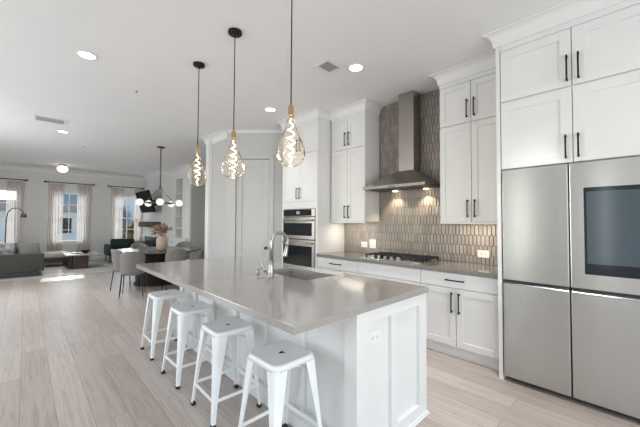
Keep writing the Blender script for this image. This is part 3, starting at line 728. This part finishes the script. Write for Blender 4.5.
# ------------------------------------------------------------------ bar stools
def make_stool(label):
    t = thing('bar_stool', label, 'stool', (0, 0, 0), 0, 'white metal bar stools along the island')
    hs, hb, HZ = .150, .192, .61
    # seat: rounded square pan with turned-down rim and a triangular grip hole
    def rsq(h, rad, n=5):
        out = []
        for (cx, cy, a0) in ((h-rad, h-rad, 0), (-h+rad, h-rad, PI/2), (-h+rad, -h+rad, PI), (h-rad, -h+rad, 3*PI/2)):
            for k in range(n+1): a = a0+PI/2*k/n; out.append((cx+rad*math.cos(a), cy+rad*math.sin(a)))
        return out
    rings = [(hs*.88, .035, HZ-.003), (hs-.008, .045, HZ), (hs, .05, HZ-.010), (hs+.004, .05, HZ-.034), (hs+.001, .05, HZ-.034), (hs-.004, .048, HZ-.010), (hs-.012, .04, HZ-.006)]
    mb = MB(); vs = []; L = len(rsq(.1, .03))
    for h, rad, z in rings: vs += [(x, y, z) for x, y in rsq(h, rad)]
    fs = [(i*L+k, i*L+(k+1) % L, (i+1)*L+(k+1) % L, (i+1)*L+k) for i in range(len(rings)-1) for k in range(L)]
    mb.add(vs, fs, True)
    hole = [(.024, -.026), (.024, .026), (-.026, .006), (-.026, -.006)]
    hl = []
    for k in range(L):   # stretch the hole outline to the same count
        a = math.atan2(vs[k][1], vs[k][0]); best = None
        for i in range(4):
            p, q = Vector(hole[i]), Vector(hole[(i+1) % 4]); dd = Vector((math.cos(a), math.sin(a)))
            den = dd.x*(q-p).y-dd.y*(q-p).x
            if abs(den) < 1e-9: continue
            tt = (p.x*(q-p).y-p.y*(q-p).x)/den; ss = (p.x*dd.y-p.y*dd.x)/den
            if tt > 0 and -1e-6 <= ss <= 1+1e-6 and (best is None or tt > best): best = tt
        hl.append((math.cos(a)*(best or .01), math.sin(a)*(best or .01)))
    top = [(x, y, HZ-.003) for x, y in rsq(hs*.88, .035)]; inn = [(x, y, HZ-.003) for x, y in hl]; inn2 = [(x*1.0, y*1.0, HZ-.032) for x, y in hl]
    bot = [(x, y, HZ-.006) for x, y in rsq(hs-.012, .04)]
    mb.add(top+inn+inn2+bot, [(k, (k+1) % L, L+(k+1) % L, L+k) for k in range(L)] + [(L+k, L+(k+1) % L, 2*L+(k+1) % L, 2*L+k) for k in range(L)] + [(2*L+k, 2*L+(k+1) % L, 3*L+(k+1) % L, 3*L+k) for k in range(L)], False)
    sobj = obj('seat', mb, M['whitemetal'], t, local=True)
    gh = MB(); gh.add([(x*.98, y*.98, HZ-.008) for x, y in hole]+[(x*.98, y*.98, HZ-.028) for x, y in hole], [(0, 1, 2, 3), (7, 6, 5, 4), (0, 4, 5, 1), (1, 5, 6, 2), (2, 6, 7, 3), (3, 7, 4, 0)])  # dark insert added to stand for the shade inside the open hole
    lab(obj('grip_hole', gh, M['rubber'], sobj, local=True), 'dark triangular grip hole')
    for sx, sy in ((1, 1), (-1, 1), (-1, -1), (1, -1)):
        # folded sheet leg: an angle profile wide at the top, narrow at the foot
        lg = MB(); N = 7; th = .0025
        loops = []
        for i in range(N+1):
            q = i/N; z = (HZ-.028)*(1-q)+.02*q; e = hs-.001+(hb-hs)*q; wdt = .056*(1-q)**1.5+.026
            rd = .020*(1-q)+.007
            outer = [(e, e-wdt)]
            for k in range(5): a = k/4*PI/2; outer.append((e-rd+rd*math.cos(a), e-rd+rd*math.sin(a)))
            outer.append((e-wdt, e))
            inner = [(x-th if j < 4 else x-th*.6, y-th*.6 if j < 4 else y-th) for j, (x, y) in enumerate(outer)]
            inner[0] = (outer[0][0]-th, outer[0][1]); inner[-1] = (outer[-1][0], outer[-1][1]-th)
            loops.append([(sx*x, sy*y, z) for x, y in outer+inner[::-1]])
        K = len(loops[0]); vv = [p for lp in loops for p in lp]
        ff = [(i*K+k, i*K+(k+1) % K, (i+1)*K+(k+1) % K, (i+1)*K+k) for i in range(N) for k in range(K)] + [tuple(range(K)), tuple(range(N*K, (N+1)*K))]
        lg.add(vv, ff, False)
        l_ = obj('leg', lg, M['whitemetal'], t, local=True)
        ft = MB(); ft.box(min(sx*(hb-.030), sx*(hb+.002)), max(sx*(hb-.030), sx*(hb+.002)), min(sy*(hb-.030), sy*(hb+.002)), max(sy*(hb-.030), sy*(hb+.002)), 0, .022, .004)
        lab(obj('foot', ft, M['rubber'], l_, local=True), 'black rubber foot cap')
    zz = .165; e = hb-.006-(hb-hs)*zz/HZ
    rl = MB()
    for (a, b2) in (((e, -e), (e, e)), ((-e, -e), (-e, e)), ((-e, e), (e, e)), ((-e, -e), (e, -e))):
        rl.box(min(a[0], b2[0])-.003, max(a[0], b2[0])+.003, min(a[1], b2[1])-.003, max(a[1], b2[1])+.003, zz-.011, zz+.011)
    obj('stretcher', rl, M['whitemetal'], t, local=True)
    br = MB(); zz = HZ-.06; e = hs-.01
    br.tube([(e-.03, e-.03, zz), (-e+.03, -e+.03, zz-.03)], .005, 6); br.tube([(-e+.03, e-.03, zz), (e-.03, -e+.03, zz-.03)], .005, 6)
    obj('brace', br, M['whitemetal'], t, local=True)
    return t
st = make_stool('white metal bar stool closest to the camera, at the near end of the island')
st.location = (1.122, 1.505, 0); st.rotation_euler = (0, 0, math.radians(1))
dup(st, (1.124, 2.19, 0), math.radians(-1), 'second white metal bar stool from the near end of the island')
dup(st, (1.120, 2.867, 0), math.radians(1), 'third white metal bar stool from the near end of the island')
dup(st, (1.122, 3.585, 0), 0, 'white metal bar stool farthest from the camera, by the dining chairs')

# ------------------------------------------------------------------ pendants over the island
def make_pendant(label):
    t = thing('pendant_light', label, 'pendant light', (0, 0, H), 0, 'bulb pendants above the island')
    obj('canopy', MB().lathe([(.062, -.001), (.062, -.020), (.057, -.026), (.010, -.028), (.008, -.05), (.003, -.052)], 28), M['black'], t, local=True)
    obj('cord', MB().tube([(0, 0, -.045), (0, 0, -.91)], .0045, 8), M['black'], t, local=True)
    obj('socket', MB().lathe([(.006, -.905), (.017, -.911), (.020, -.917), (.020, -.975), (.0225, -.977), (.0225, -.985), (.020, -.987)], 20), M['brass'], t, local=True)
    prof = [(.016, -.975), (.022, -1.0), (.030, -1.03), (.041, -1.075), (.058, -1.12), (.079, -1.165), (.094, -1.205), (.100, -1.24), (.099, -1.27), (.089, -1.30), (.068, -1.325), (.038, -1.340), (.004, -1.345)]
    fine = []
    for i in range(len(prof)-1):
        for k in range(2): q = k/2; fine.append((prof[i][0]*(1-q)+prof[i+1][0]*q, prof[i][1]*(1-q)+prof[i+1][1]*q))
    fine.append(prof[-1])
    b = MB().lathe(fine, 32, mod=lambda a, z: 1+.05*math.sin(3*a+z*31)*math.sin(z*34+1.3*a)+.025*math.sin(5*a-z*50))
    gl = obj('bulb', b, M['bulb'], t, local=True); lab(gl, 'dimpled smoky pear shaped glass bulb')
    pts = []
    for k in range(73):
        q = k/72; z = -1.0-.325*q; rr = .004+.024*math.sin(PI*min(1, q*1.02))**1.2; a = q*2*PI*5.5
        pts.append((rr*math.cos(a), rr*math.sin(a), z))
    obj('filament', MB().tube(pts, .0032, 6), M['filament'], gl, local=True)
    return t
pd = make_pendant('bulb pendant light nearest the camera, hanging highest in the picture')
pd.location = (1.337, 1.70, H)
dup(pd, (1.337, 2.53, H), 0.9, 'middle bulb pendant light of the three above the island')
dup(pd, (1.337, 3.335, H), 2.1, 'bulb pendant light farthest from the camera above the island')
for y in (1.70, 2.53, 3.335):
    lamp('pendant_glow', 'POINT', (1.337, y, 1.90), 4, (1, .90, .77), shadow_soft_size=.05)

# ------------------------------------------------------------------ ceiling fittings
for i, (x, y, lb) in enumerate(((.421, 3.972, 'round recessed ceiling light at upper left, left of the pendants'), (2.629, 2.177, 'round recessed ceiling light between the air vent and the range hood'),
                                (2.684, 3.921, 'round recessed ceiling light above the pantry door and oven tower'), (.48, 7.72, 'round recessed ceiling light just beyond the return air grille'))):
    t = thing('recessed_light', lb, 'ceiling light', (x, y, H), 0, 'recessed ceiling lights')
    obj('trim_ring', MB().lathe([(.092, -.0005), (.092, -.006), (.074, -.008), (.074, -.002)], 28), M['trim'], t, local=True)
    obj('lens', MB().lathe([(.074, -.0015), (.074, -.005)], 28), M['canlight'], t, local=True)
for (x, y) in ((.421, 3.972), (2.629, 2.177), (2.684, 3.921), (.48, 7.72), (.421, .4), (2.6, .6), (-1.3, 3.97), (-1.3, .4), (2.6, 7.2), (.48, 11.0), (-1.3, 7.7)):  # spots at the visible fittings plus added fill spots without fittings
    lamp('downlight', 'SPOT', (x, y, H-.02), 190 if (x > 2.5 and y < 3) else (130 if y > 5 else 45), (1, .985, .97), rot=(0, 0, 0), spot_size=1.02 if (x > 2.5 and y < 3) else 1.75, spot_blend=1.0, shadow_soft_size=.07)
def vent(label, x0, x1, y0, y1, n, along, group):
    t = thing('ceiling_vent', label, 'vent', ((x0+x1)/2, (y0+y1)/2, H), 0, group)
    fr = MB(); bw = .03
    for a in ((x0-bw, x0, y0-bw, y1+bw), (x1, x1+bw, y0-bw, y1+bw), (x0, x1, y0-bw, y0), (x0, x1, y1, y1+bw)): fr.box(*a, H-.010, H-.0005, .002)
    obj('frame', fr, M['trim'], t)
    obj('backing', MB().box(x0, x1, y0, y1, H-.003, H-.0006), M['ventdark'], t)
    sl = MB()
    for k in range(n):
        if along == 'x': yy = y0+(k+.5)*(y1-y0)/n; sl.box(x0, x1, yy-.015, yy+.015, H-.009, H-.0035)
        else: xx = x0+(k+.5)*(x1-x0)/n; sl.box(xx-.002, xx+.002, y0, y1, H-.009, H-.0035)
    obj('louvres', sl, M['trim'] if along == 'y' else M['wallgrey'], t)
vent('small square ceiling air vent left of the range hood light', 2.30, 2.49, 2.30, 2.45, 7, 'y', 'ceiling vents')
vent('wide return air grille on the ceiling at left', .085, .445, 6.84, 7.12, 5, 'x', 'ceiling vents')
for (x, y, lb) in ((1.02, 4.60, 'tiny sprinkler head on the ceiling between recessed light and far pendant'), (.93, 8.9, 'tiny sprinkler head on the ceiling above the living room')):
    t = thing('sprinkler_head', lb, 'sprinkler', (x, y, H), 0, 'ceiling sprinkler heads')
    obj('escutcheon', MB().lathe([(.022, -.0005), (.022, -.005), (.010, -.007)], 16), M['trim'], t, local=True)
    obj('nozzle', MB().lathe([(.008, -.006), (.006, -.02), (.014, -.024), (.014, -.027)], 12), M['chrome'], t, local=True)
# flush globe light over the living area
t = thing('flush_ceiling_light', 'glowing round flush ceiling light in the living room', 'ceiling light', (.78, 12.3, H))
obj('base', MB().lathe([(.10, -.0005), (.10, -.03), (.075, -.04)], 24), M['bronze'], t, local=True)
obj('globe', MB().sphere((0, 0, -.135), .135, 20, 12, (1, 1, .78)), M['flush'], t, local=True)

# ------------------------------------------------------------------ chandelier over the dining table
CXY = (2.234, 7.70)
t = thing('chandelier', 'dark bronze ring chandelier with five glowing globes above the dining table', 'chandelier', (*CXY, H))
obj('canopy', MB().lathe([(.085, -.0005), (.085, -.022), (.02, -.026), (.012, -.05)], 24), M['bronze'], t, local=True)
obj('stem', MB().tube([(0, 0, -.04), (0, 0, -.94)], .012, 10), M['bronze'], t, local=True)
ZR = -1.305; R5 = .42
va = math.atan2(-CXY[1], -CXY[0])   # towards the kitchen
hubm = MB(); hubm.sphere((0, 0, -.94), .032, 12, 8)
obj('hub', hubm, M['bronze'], t, local=True)
rg = MB(); pts = [(.30*math.cos(2*PI*k/40), .30*math.sin(2*PI*k/40), ZR) for k in range(41)]
rg.tube(pts, .010, 8, caps=False); obj('ring', rg, M['bronze'], t, local=True)
for k in range(5):
    a = va+k*2*PI/5; cx, cy = R5*math.cos(a), R5*math.sin(a)
    ar = MB(); ar.tube([(.15*math.cos(a), .15*math.sin(a), ZR), (.375*math.cos(a), .375*math.sin(a), ZR)], .009, 8); ar.tube([(.345*math.cos(a), .345*math.sin(a), ZR), (.385*math.cos(a), .385*math.sin(a), ZR)], .026, 12)
    am = obj('arm', ar, M['bronze'], t, local=True)
    lab(obj('globe', MB().sphere((cx, cy, ZR), .077, 18, 12), M['globe'], t, local=True), 'glowing white glass globe')
for sgn in (-1, 1):
    a = va+PI/2*sgn
    obj('suspension_rod', MB().tube([(0, 0, -.95), (.30*math.cos(a), .30*math.sin(a), ZR)], .006, 8), M['bronze'], t, local=True)

# ------------------------------------------------------------------ dining table, vase, chairs
TC = (2.23, 7.66)
t = thing('dining_table', 'round dark dining table on a fluted dark drum pedestal', 'dining table', (*TC, 0))
obj('tabletop', MB().lathe([(.88, .718), (.915, .724), (.92, .735), (.915, .746), (.90, .75)], 64), M['tabletop'], t, local=True)
obj('pedestal', MB().lathe([(.49, 0), (.49, .03), (.46, .05), (.40, .66), (.42, .717)], 96, mod=lambda a, z: 1+.012*math.cos(32*a)), M['espresso'], t, local=True)
t = thing('flower_vase', 'round terracotta pink vase of dried flowers on the dining table', 'vase', (TC[0]-.06, TC[1]-.38, .751))
obj('vase', MB().lathe([(.07, 0), (.09, .02), (.108, .09), (.114, .17), (.110, .24), (.098, .285), (.08, .305), (.08, .32), (.068, .32), (.066, .305), (.085, .27)], 28), M['vase'], t, local=True)
bq = MB(); stems = MB()
for k in range(26):
    a = random.uniform(0, 2*PI); rr = random.uniform(.02, .19); z = .44+random.uniform(0, .15)-rr*.30
    p = (rr*math.cos(a), rr*math.sin(a), z); stems.tube([(0.02*math.cos(a), .02*math.sin(a), .2), (rr*.5*math.cos(a), rr*.5*math.sin(a), z*.75), p], .003, 5)
    for j in range(9):
        q = Vector(p)+Vector((random.gauss(0, .022), random.gauss(0, .022), random.gauss(0, .022))); s = random.uniform(.012, .022)
        nv = Vector((random.gauss(0, 1), random.gauss(0, 1), random.gauss(0, 1))).normalized(); e1 = nv.orthogonal().normalized()*s; e2 = nv.cross(e1)
        bq.hexa([q-e1-e2, q+e1-e2, q+e1+e2, q-e1+e2], [q-e1*.6-e2*.6+nv*.008, q+e1*.6-e2*.6+nv*.008, q+e1*.6+e2*.6+nv*.008, q-e1*.6+e2*.6+nv*.008])
lab(obj('flowers', bq, M['flower'], t, local=True), 'dried rust and pink blooms'); obj('stems', stems, M['stem'], t, local=True)

def make_chair(label):
    t = thing('dining_chair', label, 'chair', (0, 0, 0), 0, 'upholstered dining chairs around the table')
    # faces +y; shell back curves round the sides
    se = MB(); vs = []; n = 24
    outl = []
    for k in range(n):
        a = 2*PI*k/n; cx, cy = math.cos(a), math.sin(a)
        outl.append((.225*math.copysign(abs(cx)**.6, cx), .225*math.copysign(abs(cy)**.6, cy)))
    rings = [(.80, .405), (.97, .41), (1.0, .43), (1.0, .455), (.95, .475), (.6, .485)]
    for q, z in rings: vs += [(x*q, y*q, z) for x, y in outl]
    fs = [(i*n+k, i*n+(k+1) % n, (i+1)*n+(k+1) % n, (i+1)*n+k) for i in range(len(rings)-1) for k in range(n)] + [tuple(reversed(range(n))), tuple(range((len(rings)-1)*n, len(rings)*n))]
    se.add(vs, fs, True); obj('seat', se, M['chairfab'], t, local=True)
    bk = MB(); nu, nv = 22, 8; th = .035; vo = []; vi = []
    for i in range(nv+1):
        q = i/nv
        for k in range(nu+1):
            s = k/nu*2-1; a = -PI/2+s*1.25
            z = .40+(.44*(1-.25*abs(s)**3))*q
            rr = .232+.02*q; x = rr*math.cos(a)*1.02; y = rr*math.sin(a)-.05*q
            vo.append((x, y, z)); ri = rr-th; vi.append((ri*math.cos(a)*1.02, ri*math.sin(a)-.05*q, z))
    W = nu+1; T = len(vo); fs = []
    for i in range(nv):
        for k in range(nu):
            q0 = i*W+k; fs.append((q0, q0+1, q0+W+1, q0+W)); fs.append((T+q0, T+q0+W, T+q0+W+1, T+q0+1))
    for k in range(nu):
        fs.append((k, T+k, T+k+1, k+1)); q0 = nv*W+k; fs.append((q0, q0+1, T+q0+1, T+q0))
    for i in range(nv):
        a = i*W; fs.append((a, a+W, T+a+W, T+a)); a = i*W+nu; fs.append((a, T+a, T+a+W, a+W))
    bk.add(vo+vi, fs, True); obj('backrest', bk, M['chairfab'], t, local=True)
    for sx in (-1, 1):
        for sy in (-1, 1):
            obj('leg', MB().tube([(sx*.19, sy*.17, .41), (sx*.225, sy*.215, 0)], [.012, .009], 8), M['black'], t, local=True)
    fr = MB(); fr.tube([(-.19, -.17, .402), (.19, -.17, .402), (.19, .17, .402), (-.19, .17, .402), (-.19, -.17, .402)], .009, 6); obj('frame', fr, M['black'], t, local=True)
    return t
def face(x, y, tx, ty): return math.atan2(ty-y, tx-x)-PI/2
ch = make_chair('dining chair with its back to the camera, just left of the island corner')
def put(o, x, y, tx=TC[0], ty=TC[1]): o.location = (x, y, 0); o.rotation_euler = (0, 0, face(x, y, tx, ty))
ch.scale = (.84, .88, 1)
put(ch, 1.48, 6.62, 1.86, 7.7)
for (x, y, tx, ty, lb) in ((1.48, 7.20, 2.4, 7.45, 'leftmost dining chair, turned side on beside the chair with its back to us'),
                           (2.10, 8.62, 2.2, 7.6, 'dining chair on the far side of the table, behind the vase'),
                           (2.22, 6.60, 2.34, 7.7, 'dining chair right of the vase, its back rising above the island'),
                           (2.76, 6.84, 2.1, 7.3, 'rightmost dining chair, seen from the side near the white pier'),
                           (3.02, 8.50, 2.3, 7.7, 'dining chair on the far right side of the table, beyond the vase')):
    put(dup(ch, None, None, lb), x, y, tx, ty)

# ------------------------------------------------------------------ living room
o = obj('area_rug', MB().box(-1.9, 1.93, 10.1, 12.95, 0.0005, .012, .003), M['rug'])
tag(o, 'large pale grey area rug under the coffee table', 'rug')
# sofa with its back to the kitchen
t = thing('sofa', 'dark grey sofa with its back to the kitchen at the left', 'sofa', (-.85, 10.85, 0.0))
X0, X1, Y0 = -2.05, .36, 10.42
obj('plinth', MB().box(X0+.08, X1-.12, Y0+.05, Y0+.88, .0125, .13), M['blackplastic'], t)
obj('backrest', MB().box(X0, X1, Y0, Y0+.20, .13, .57, .02, 2), M['sofa'], t)
obj('seat_base', MB().box(X0+.02, X1-.02, Y0+.205, Y0+.95, .13, .30, .015, 2), M['sofa'], t)
obj('armrest', MB().box(X0, X0+.18, Y0+.205, Y0+.96, .30, .55, .02, 2), M['sofa'], t)
for k in range(2): obj('seat_cushion', MB().box(X0+.19+k*1.10, X0+1.27+k*1.10, Y0+.21, Y0+.98, .302, .45, .04, 3), M['sofa'], t)
def cushion(name, label, m_, c, wd, ht, th, rx, rz, cat='pillow', group='throw pillows on the sofa'):
    mb = MB(); n = 14; vs = []; fs = []
    for sgn in (1, -1):
        for i in range(n+1):
            for k in range(n+1):
                a, b2 = i/n*2-1, k/n*2-1; q = (1-abs(a)**2.2)*(1-abs(b2)**2.2)
                pin = 1-.10*(1-max(abs(a), abs(b2))**2)
                vs.append((a*wd/2*(1-.06*(1-abs(b2))), sgn*th/2*(max(q, 0)**.45), b2*ht/2*(1-.06*(1-abs(a)))+ht/2))
    W = n+1; T = W*W
    for s in (0, T):
        for i in range(n):
            for k in range(n): q0 = s+i*W+k; fs.append((q0, q0+1, q0+W+1, q0+W))
    mb.add(vs, fs, True); o = obj(name, mb, m_); o.location = c; o.rotation_euler = (rx, 0, rz); tag(o, label, cat, group); return o
cushion('throw_pillow', 'plain grey throw pillow leaning at the right end of the sofa', M['pillow'], (.12, 10.84, .453), .46, .42, .17, math.radians(-28), .35)
cushion('throw_pillow', 'patterned throw pillow second from the right on the sofa', M['pattern'], (-.40, 10.86, .453), .44, .42, .16, math.radians(-24), -.15)
cushion('throw_pillow', 'patterned throw pillow at the far left edge of the picture', M['pattern'], (-.92, 10.80, .453), .48, .44, .16, math.radians(-16), .1)
# chaise
t = thing('chaise_lounge', 'pale cushioned chaise lounge with a dark frame left of the coffee table', 'chaise lounge', (.45, 12.5, .0125))
obj('base', MB().box(-.05, .98, 12.15, 12.85, .13, .26, .01), M['sofa'], t)
obj('seat_cushion', MB().box(-.03, 1.0, 12.13, 12.86, .262, .43, .06, 3), M['sofalight'], t)
obj('armrest', MB().box(-.19, -.055, 12.15, 12.85, .13, .62, .02, 2), M['sofa'], t)
for x in (-.1, .92):
    for y in (12.22, 12.78): obj('leg', MB().box(x-.03, x+.03, y-.03, y+.03, .0125, .13), M['blackplastic'], t)
# coffee table
t = thing('coffee_table', 'low coffee table with stone top and dark walnut panel base', 'coffee table', (1.2, 11.6, .0125))
obj('tabletop', MB().box(.82, 1.62, 11.12, 12.10, .395, .425, .006), M['stone'], t)
obj('panel', MB().box(1.0, 1.36, 11.26, 11.34, .0125, .394), M['walnut'], t); obj('panel', MB().box(1.0, 1.36, 11.86, 11.94, .0125, .394), M['walnut'], t); obj('panel', MB().box(.93, .985, 11.36, 11.92, .0125, .394), M['walnut'], t)
o = obj('bowl', MB().lathe([(.05, .426), (.06, .432), (.12, .49), (.125, .51), (.118, .508), (.055, .44), (.0, .438)], 20, (1.32, 11.60)), M['espresso'], origin=(1.32, 11.6, .426)); tag(o, 'dark bowl on the coffee table', 'bowl')
o = obj('book', MB().box(.99, 1.20, 11.5, 11.75, .426, .452, .002), M['bronze'], origin=(1.1, 11.6, .426)); tag(o, 'dark book lying on the coffee table beside the bowl', 'book')
# floor lamp
t = thing('floor_lamp', 'slim arched floor lamp behind the sofa at the left window', 'floor lamp', (-.38, 11.75, .0125))
obj('base', MB().lathe([(.15, .0125), (.15, .035), (.03, .045)], 24, (-.38, 11.75)), M['bronze'], t)
obj('pole', MB().tube([(-.38, 11.75, .04), (-.385, 11.75, 1.0), (-.38, 11.75, 1.45), (-.35, 11.75, 1.62), (-.27, 11.75, 1.72), (-.17, 11.75, 1.73), (-.08, 11.75, 1.66), (-.05, 11.75, 1.58)], .013, 8), M['bronze'], t)
obj('lamp_shade', MB().lathe([(.02, 1.60), (.05, 1.57), (.075, 1.48), (.072, 1.48), (.045, 1.565)], 18, (-.045, 11.75)), M['bronze'], t)
# green armchair
t = thing('armchair', 'dark green velvet armchair under the right window', 'armchair', (2.48, 12.5, .0))
obj('seat', MB().box(2.085, 2.895, 12.10, 12.76, .20, .42, .04, 3), M['green'], t)
bk = MB().box(2.16, 2.88, 12.765, 12.93, .30, .77, .05, 3); obj('backrest', bk, M['green'], t)
for x in (1.975, 2.90): obj('armrest', MB().box(x, x+.105, 12.10, 12.90, .24, .60, .03, 3), M['green'], t)
for x in (2.03, 2.95):
    for y in (12.16, 12.82): obj('leg', MB().tube([(x, y, .24), (x, y, 0.001)], [.018, .012], 8), M['black'], t)
# television, mantel, fireplace on the chimney breast
t = thing('television', 'black wall mounted television tilted forward on the chimney breast', 'television', (3.05, 11.74, 1.68))
R_ = Matrix.Translation((3.05, 11.74, 1.70)) @ Matrix.Rotation(math.radians(-17), 4, 'Y')
obj('screen', MB().box(-.03, .02, -.80, .80, 0, .74, .008).xf(R_), M['tv'], t)
obj('mount', MB().box(3.0, 3.299, 11.64, 11.84, 1.95, 2.12), M['black'], t)
o = obj('mantel_beam', MB().box(3.04, 3.299, 11.2, 13.0, 1.19, 1.375, .008), M['beam'], origin=(3.17, 12.1, 1.19)); tag(o, 'rough brown wooden mantel beam below the television', 'mantel')
t = thing('fireplace_insert', 'dark glass fireplace insert low on the chimney breast', 'fireplace', (3.29, 12.1, .30))
obj('frame', MB().box(3.27, 3.299, 11.45, 13.05, .30, .85, .004), M['black'], t)
obj('glass', MB().box(3.262, 3.272, 11.53, 12.97, .40, .74), M['firegl'], t)
obj('ledge', MB().box(3.18, 3.299, 11.45, 13.05, .855, .90, .004), M['trim'], t)
# niche shelves and base cupboard
for i, (z, lb) in enumerate(((2.29, 'top'), (1.92, 'second'), (1.54, 'third'), (1.16, 'lowest'))):
    o = obj('niche_shelf', MB().box(3.61, 3.939, 10.142, 10.738, z, z+.03), M['trim'], origin=(3.77, 10.44, z)); tag(o, '%s white shelf in the wall niche behind the chandelier' % lb, 'shelf', 'shelves in the niche')
t = thing('niche_cabinet', 'low white cupboard below the niche shelves', 'cabinet', (3.55, 10.3, 0))
obj('body', MB().box(3.521, 3.599, 9.56, 11.05, .0, .84), M['trim'], t); obj('cabinet_top', MB().box(3.49, 3.599, 9.53, 11.08, .842, .872), M['trim'], t)
for (a, b2) in ((9.56, 10.30), (10.30, 11.05)):
    dd = obj('drawer', shaker(3.50, a, b2, .58, .838, fw=.05), M['trim'], t); obj('knob', MB().sphere((3.485, (a+b2)/2, .71), .018, 10, 6), M['black'], dd)
    dd = obj('door', shaker(3.50, a, b2, .06, .575, fw=.05), M['trim'], t)
o = obj('ornament', MB().sphere((3.74, 10.32, .99), .075, 14, 8).lathe([(.06, .862), (.05, .90), (.04, .93)], 14, (3.74, 10.32)), M['black'], origin=(3.74, 10.32, .862)); tag(o, 'small black round ornament in the wall niche', 'ornament')

# ------------------------------------------------------------------ outside
struct('floor_street', MB().box(-40, 60, YF+.4, 90, -3.3, -3.1), noise_mat('street', (.32, .31, .28), (.42, .40, .36), (.3, .3, .3), .9))
def house(label, x0, x1, y, depth, zb, ze, zr, wallm, roofm, ridge='x', cols=3, rows=2):
    t = thing('house', label, 'house', ((x0+x1)/2, y, zb), 0, 'houses across the street')
    obj('walls', MB().box(x0, x1, y, y+depth, zb, ze), wallm, t)
    rf = MB(); o_ = .35
    if ridge == 'x':
        rf.add([(x0-o_, y-o_, ze), (x1+o_, y-o_, ze), (x1+o_, y+depth+o_, ze), (x0-o_, y+depth+o_, ze), (x0-o_, y+depth/2, zr), (x1+o_, y+depth/2, zr)], [(0, 1, 5, 4), (2, 3, 4, 5), (0, 4, 3), (1, 2, 5), (0, 3, 2, 1)])
    else:
        xm = (x0+x1)/2
        rf.add([(x0-o_, y-o_, ze), (x0-o_, y+depth, ze), (xm, y-o_, zr), (xm, y+depth, zr), (x1+o_, y-o_, ze), (x1+o_, y+depth, ze)], [(0, 2, 3, 1), (2, 4, 5, 3), (0, 1, 5, 4), (1, 3, 5), (0, 4, 2)])
    obj('roof', rf, roofm, t)
    for i in range(cols):
        for j in range(rows):
            wx = x0+(i+.5)*(x1-x0)/cols; wz = zb+1.0+(ze-zb-1.2)*(j)/rows+.3
            fr = obj('window', MB().box(wx-.55, wx+.55, y-.06, y-.001, wz, wz+1.5), M['trim'], t)
            obj('pane', MB().box(wx-.45, wx+.45, y-.08, y-.061, wz+.1, wz+1.4), M['ovenglass'], fr)
    return t
hw = noise_mat('house_white', (.82, .81, .79), (.88, .87, .85), (.5, .5, 12), .8)
hb = noise_mat('house_bluegrey', (.30, .36, .43), (.36, .42, .49), (.5, .5, 12), .8)
rfm = noise_mat('house_roof', (.07, .07, .075), (.11, .11, .115), (3, 3, 3), .9)
rfl = noise_mat('house_roof_pale', (.15, .15, .16), (.19, .19, .20), (3, 3, 3), .9)
house('white house across the street seen through the middle window', -1.5, 6.3, 34, 8, -3.1, 2.2, 3.2, hw, rfm)
house('blue grey house with dark roof behind the white house', 1.0, 7.4, 48, 8, -3.1, 5.4, 7.4, hb, rfm)
house('pale gabled house seen through the right window', 7.3, 12.0, 33, 9, -3.1, 4.3, 7.6, hw, rfl, 'y')
house('white house across the street seen through the left window', -10.5, -2.5, 36, 8, -3.1, 1.2, 3.0, hw, rfl)
lf = noise_mat('autumn_leaves', (.30, .16, .05), (.46, .28, .10), (5, 5, 5), .9)
for (x, y, hh, lb) in ((7.2, 29, 4.6, 'yellow leaved autumn tree outside the right window'), (-3.2, 27, 3.8, 'small yellowing tree outside the left window')):
    t = thing('street_tree', lb, 'tree', (x, y, -3.1), 0, 'trees along the street')
    obj('trunk', MB().tube([(x, y, -3.1), (x+.1, y, -1.0), (x, y, -3.1+hh*.8)], [.14, .10, .04], 8), M['stem'], t)
    cr = MB()
    for k in range(700):
        v = Vector((random.gauss(0, 1), random.gauss(0, 1), random.gauss(0, 1))).normalized()*random.uniform(.3, 1)**.5
        p = Vector((x, y, -3.1+hh*.68))+Vector((v.x*1.5, v.y*1.5, v.z*hh*.36)); e1 = Vector((random.gauss(0, 1), random.gauss(0, 1), random.gauss(0, 1))).normalized()*.13; e2 = e1.orthogonal().normalized()*.13
        cr.add([p-e1-e2, p+e1-e2, p+e1+e2, p-e1+e2], [(0, 1, 2, 3)])
    obj('crown', cr, lf, t)
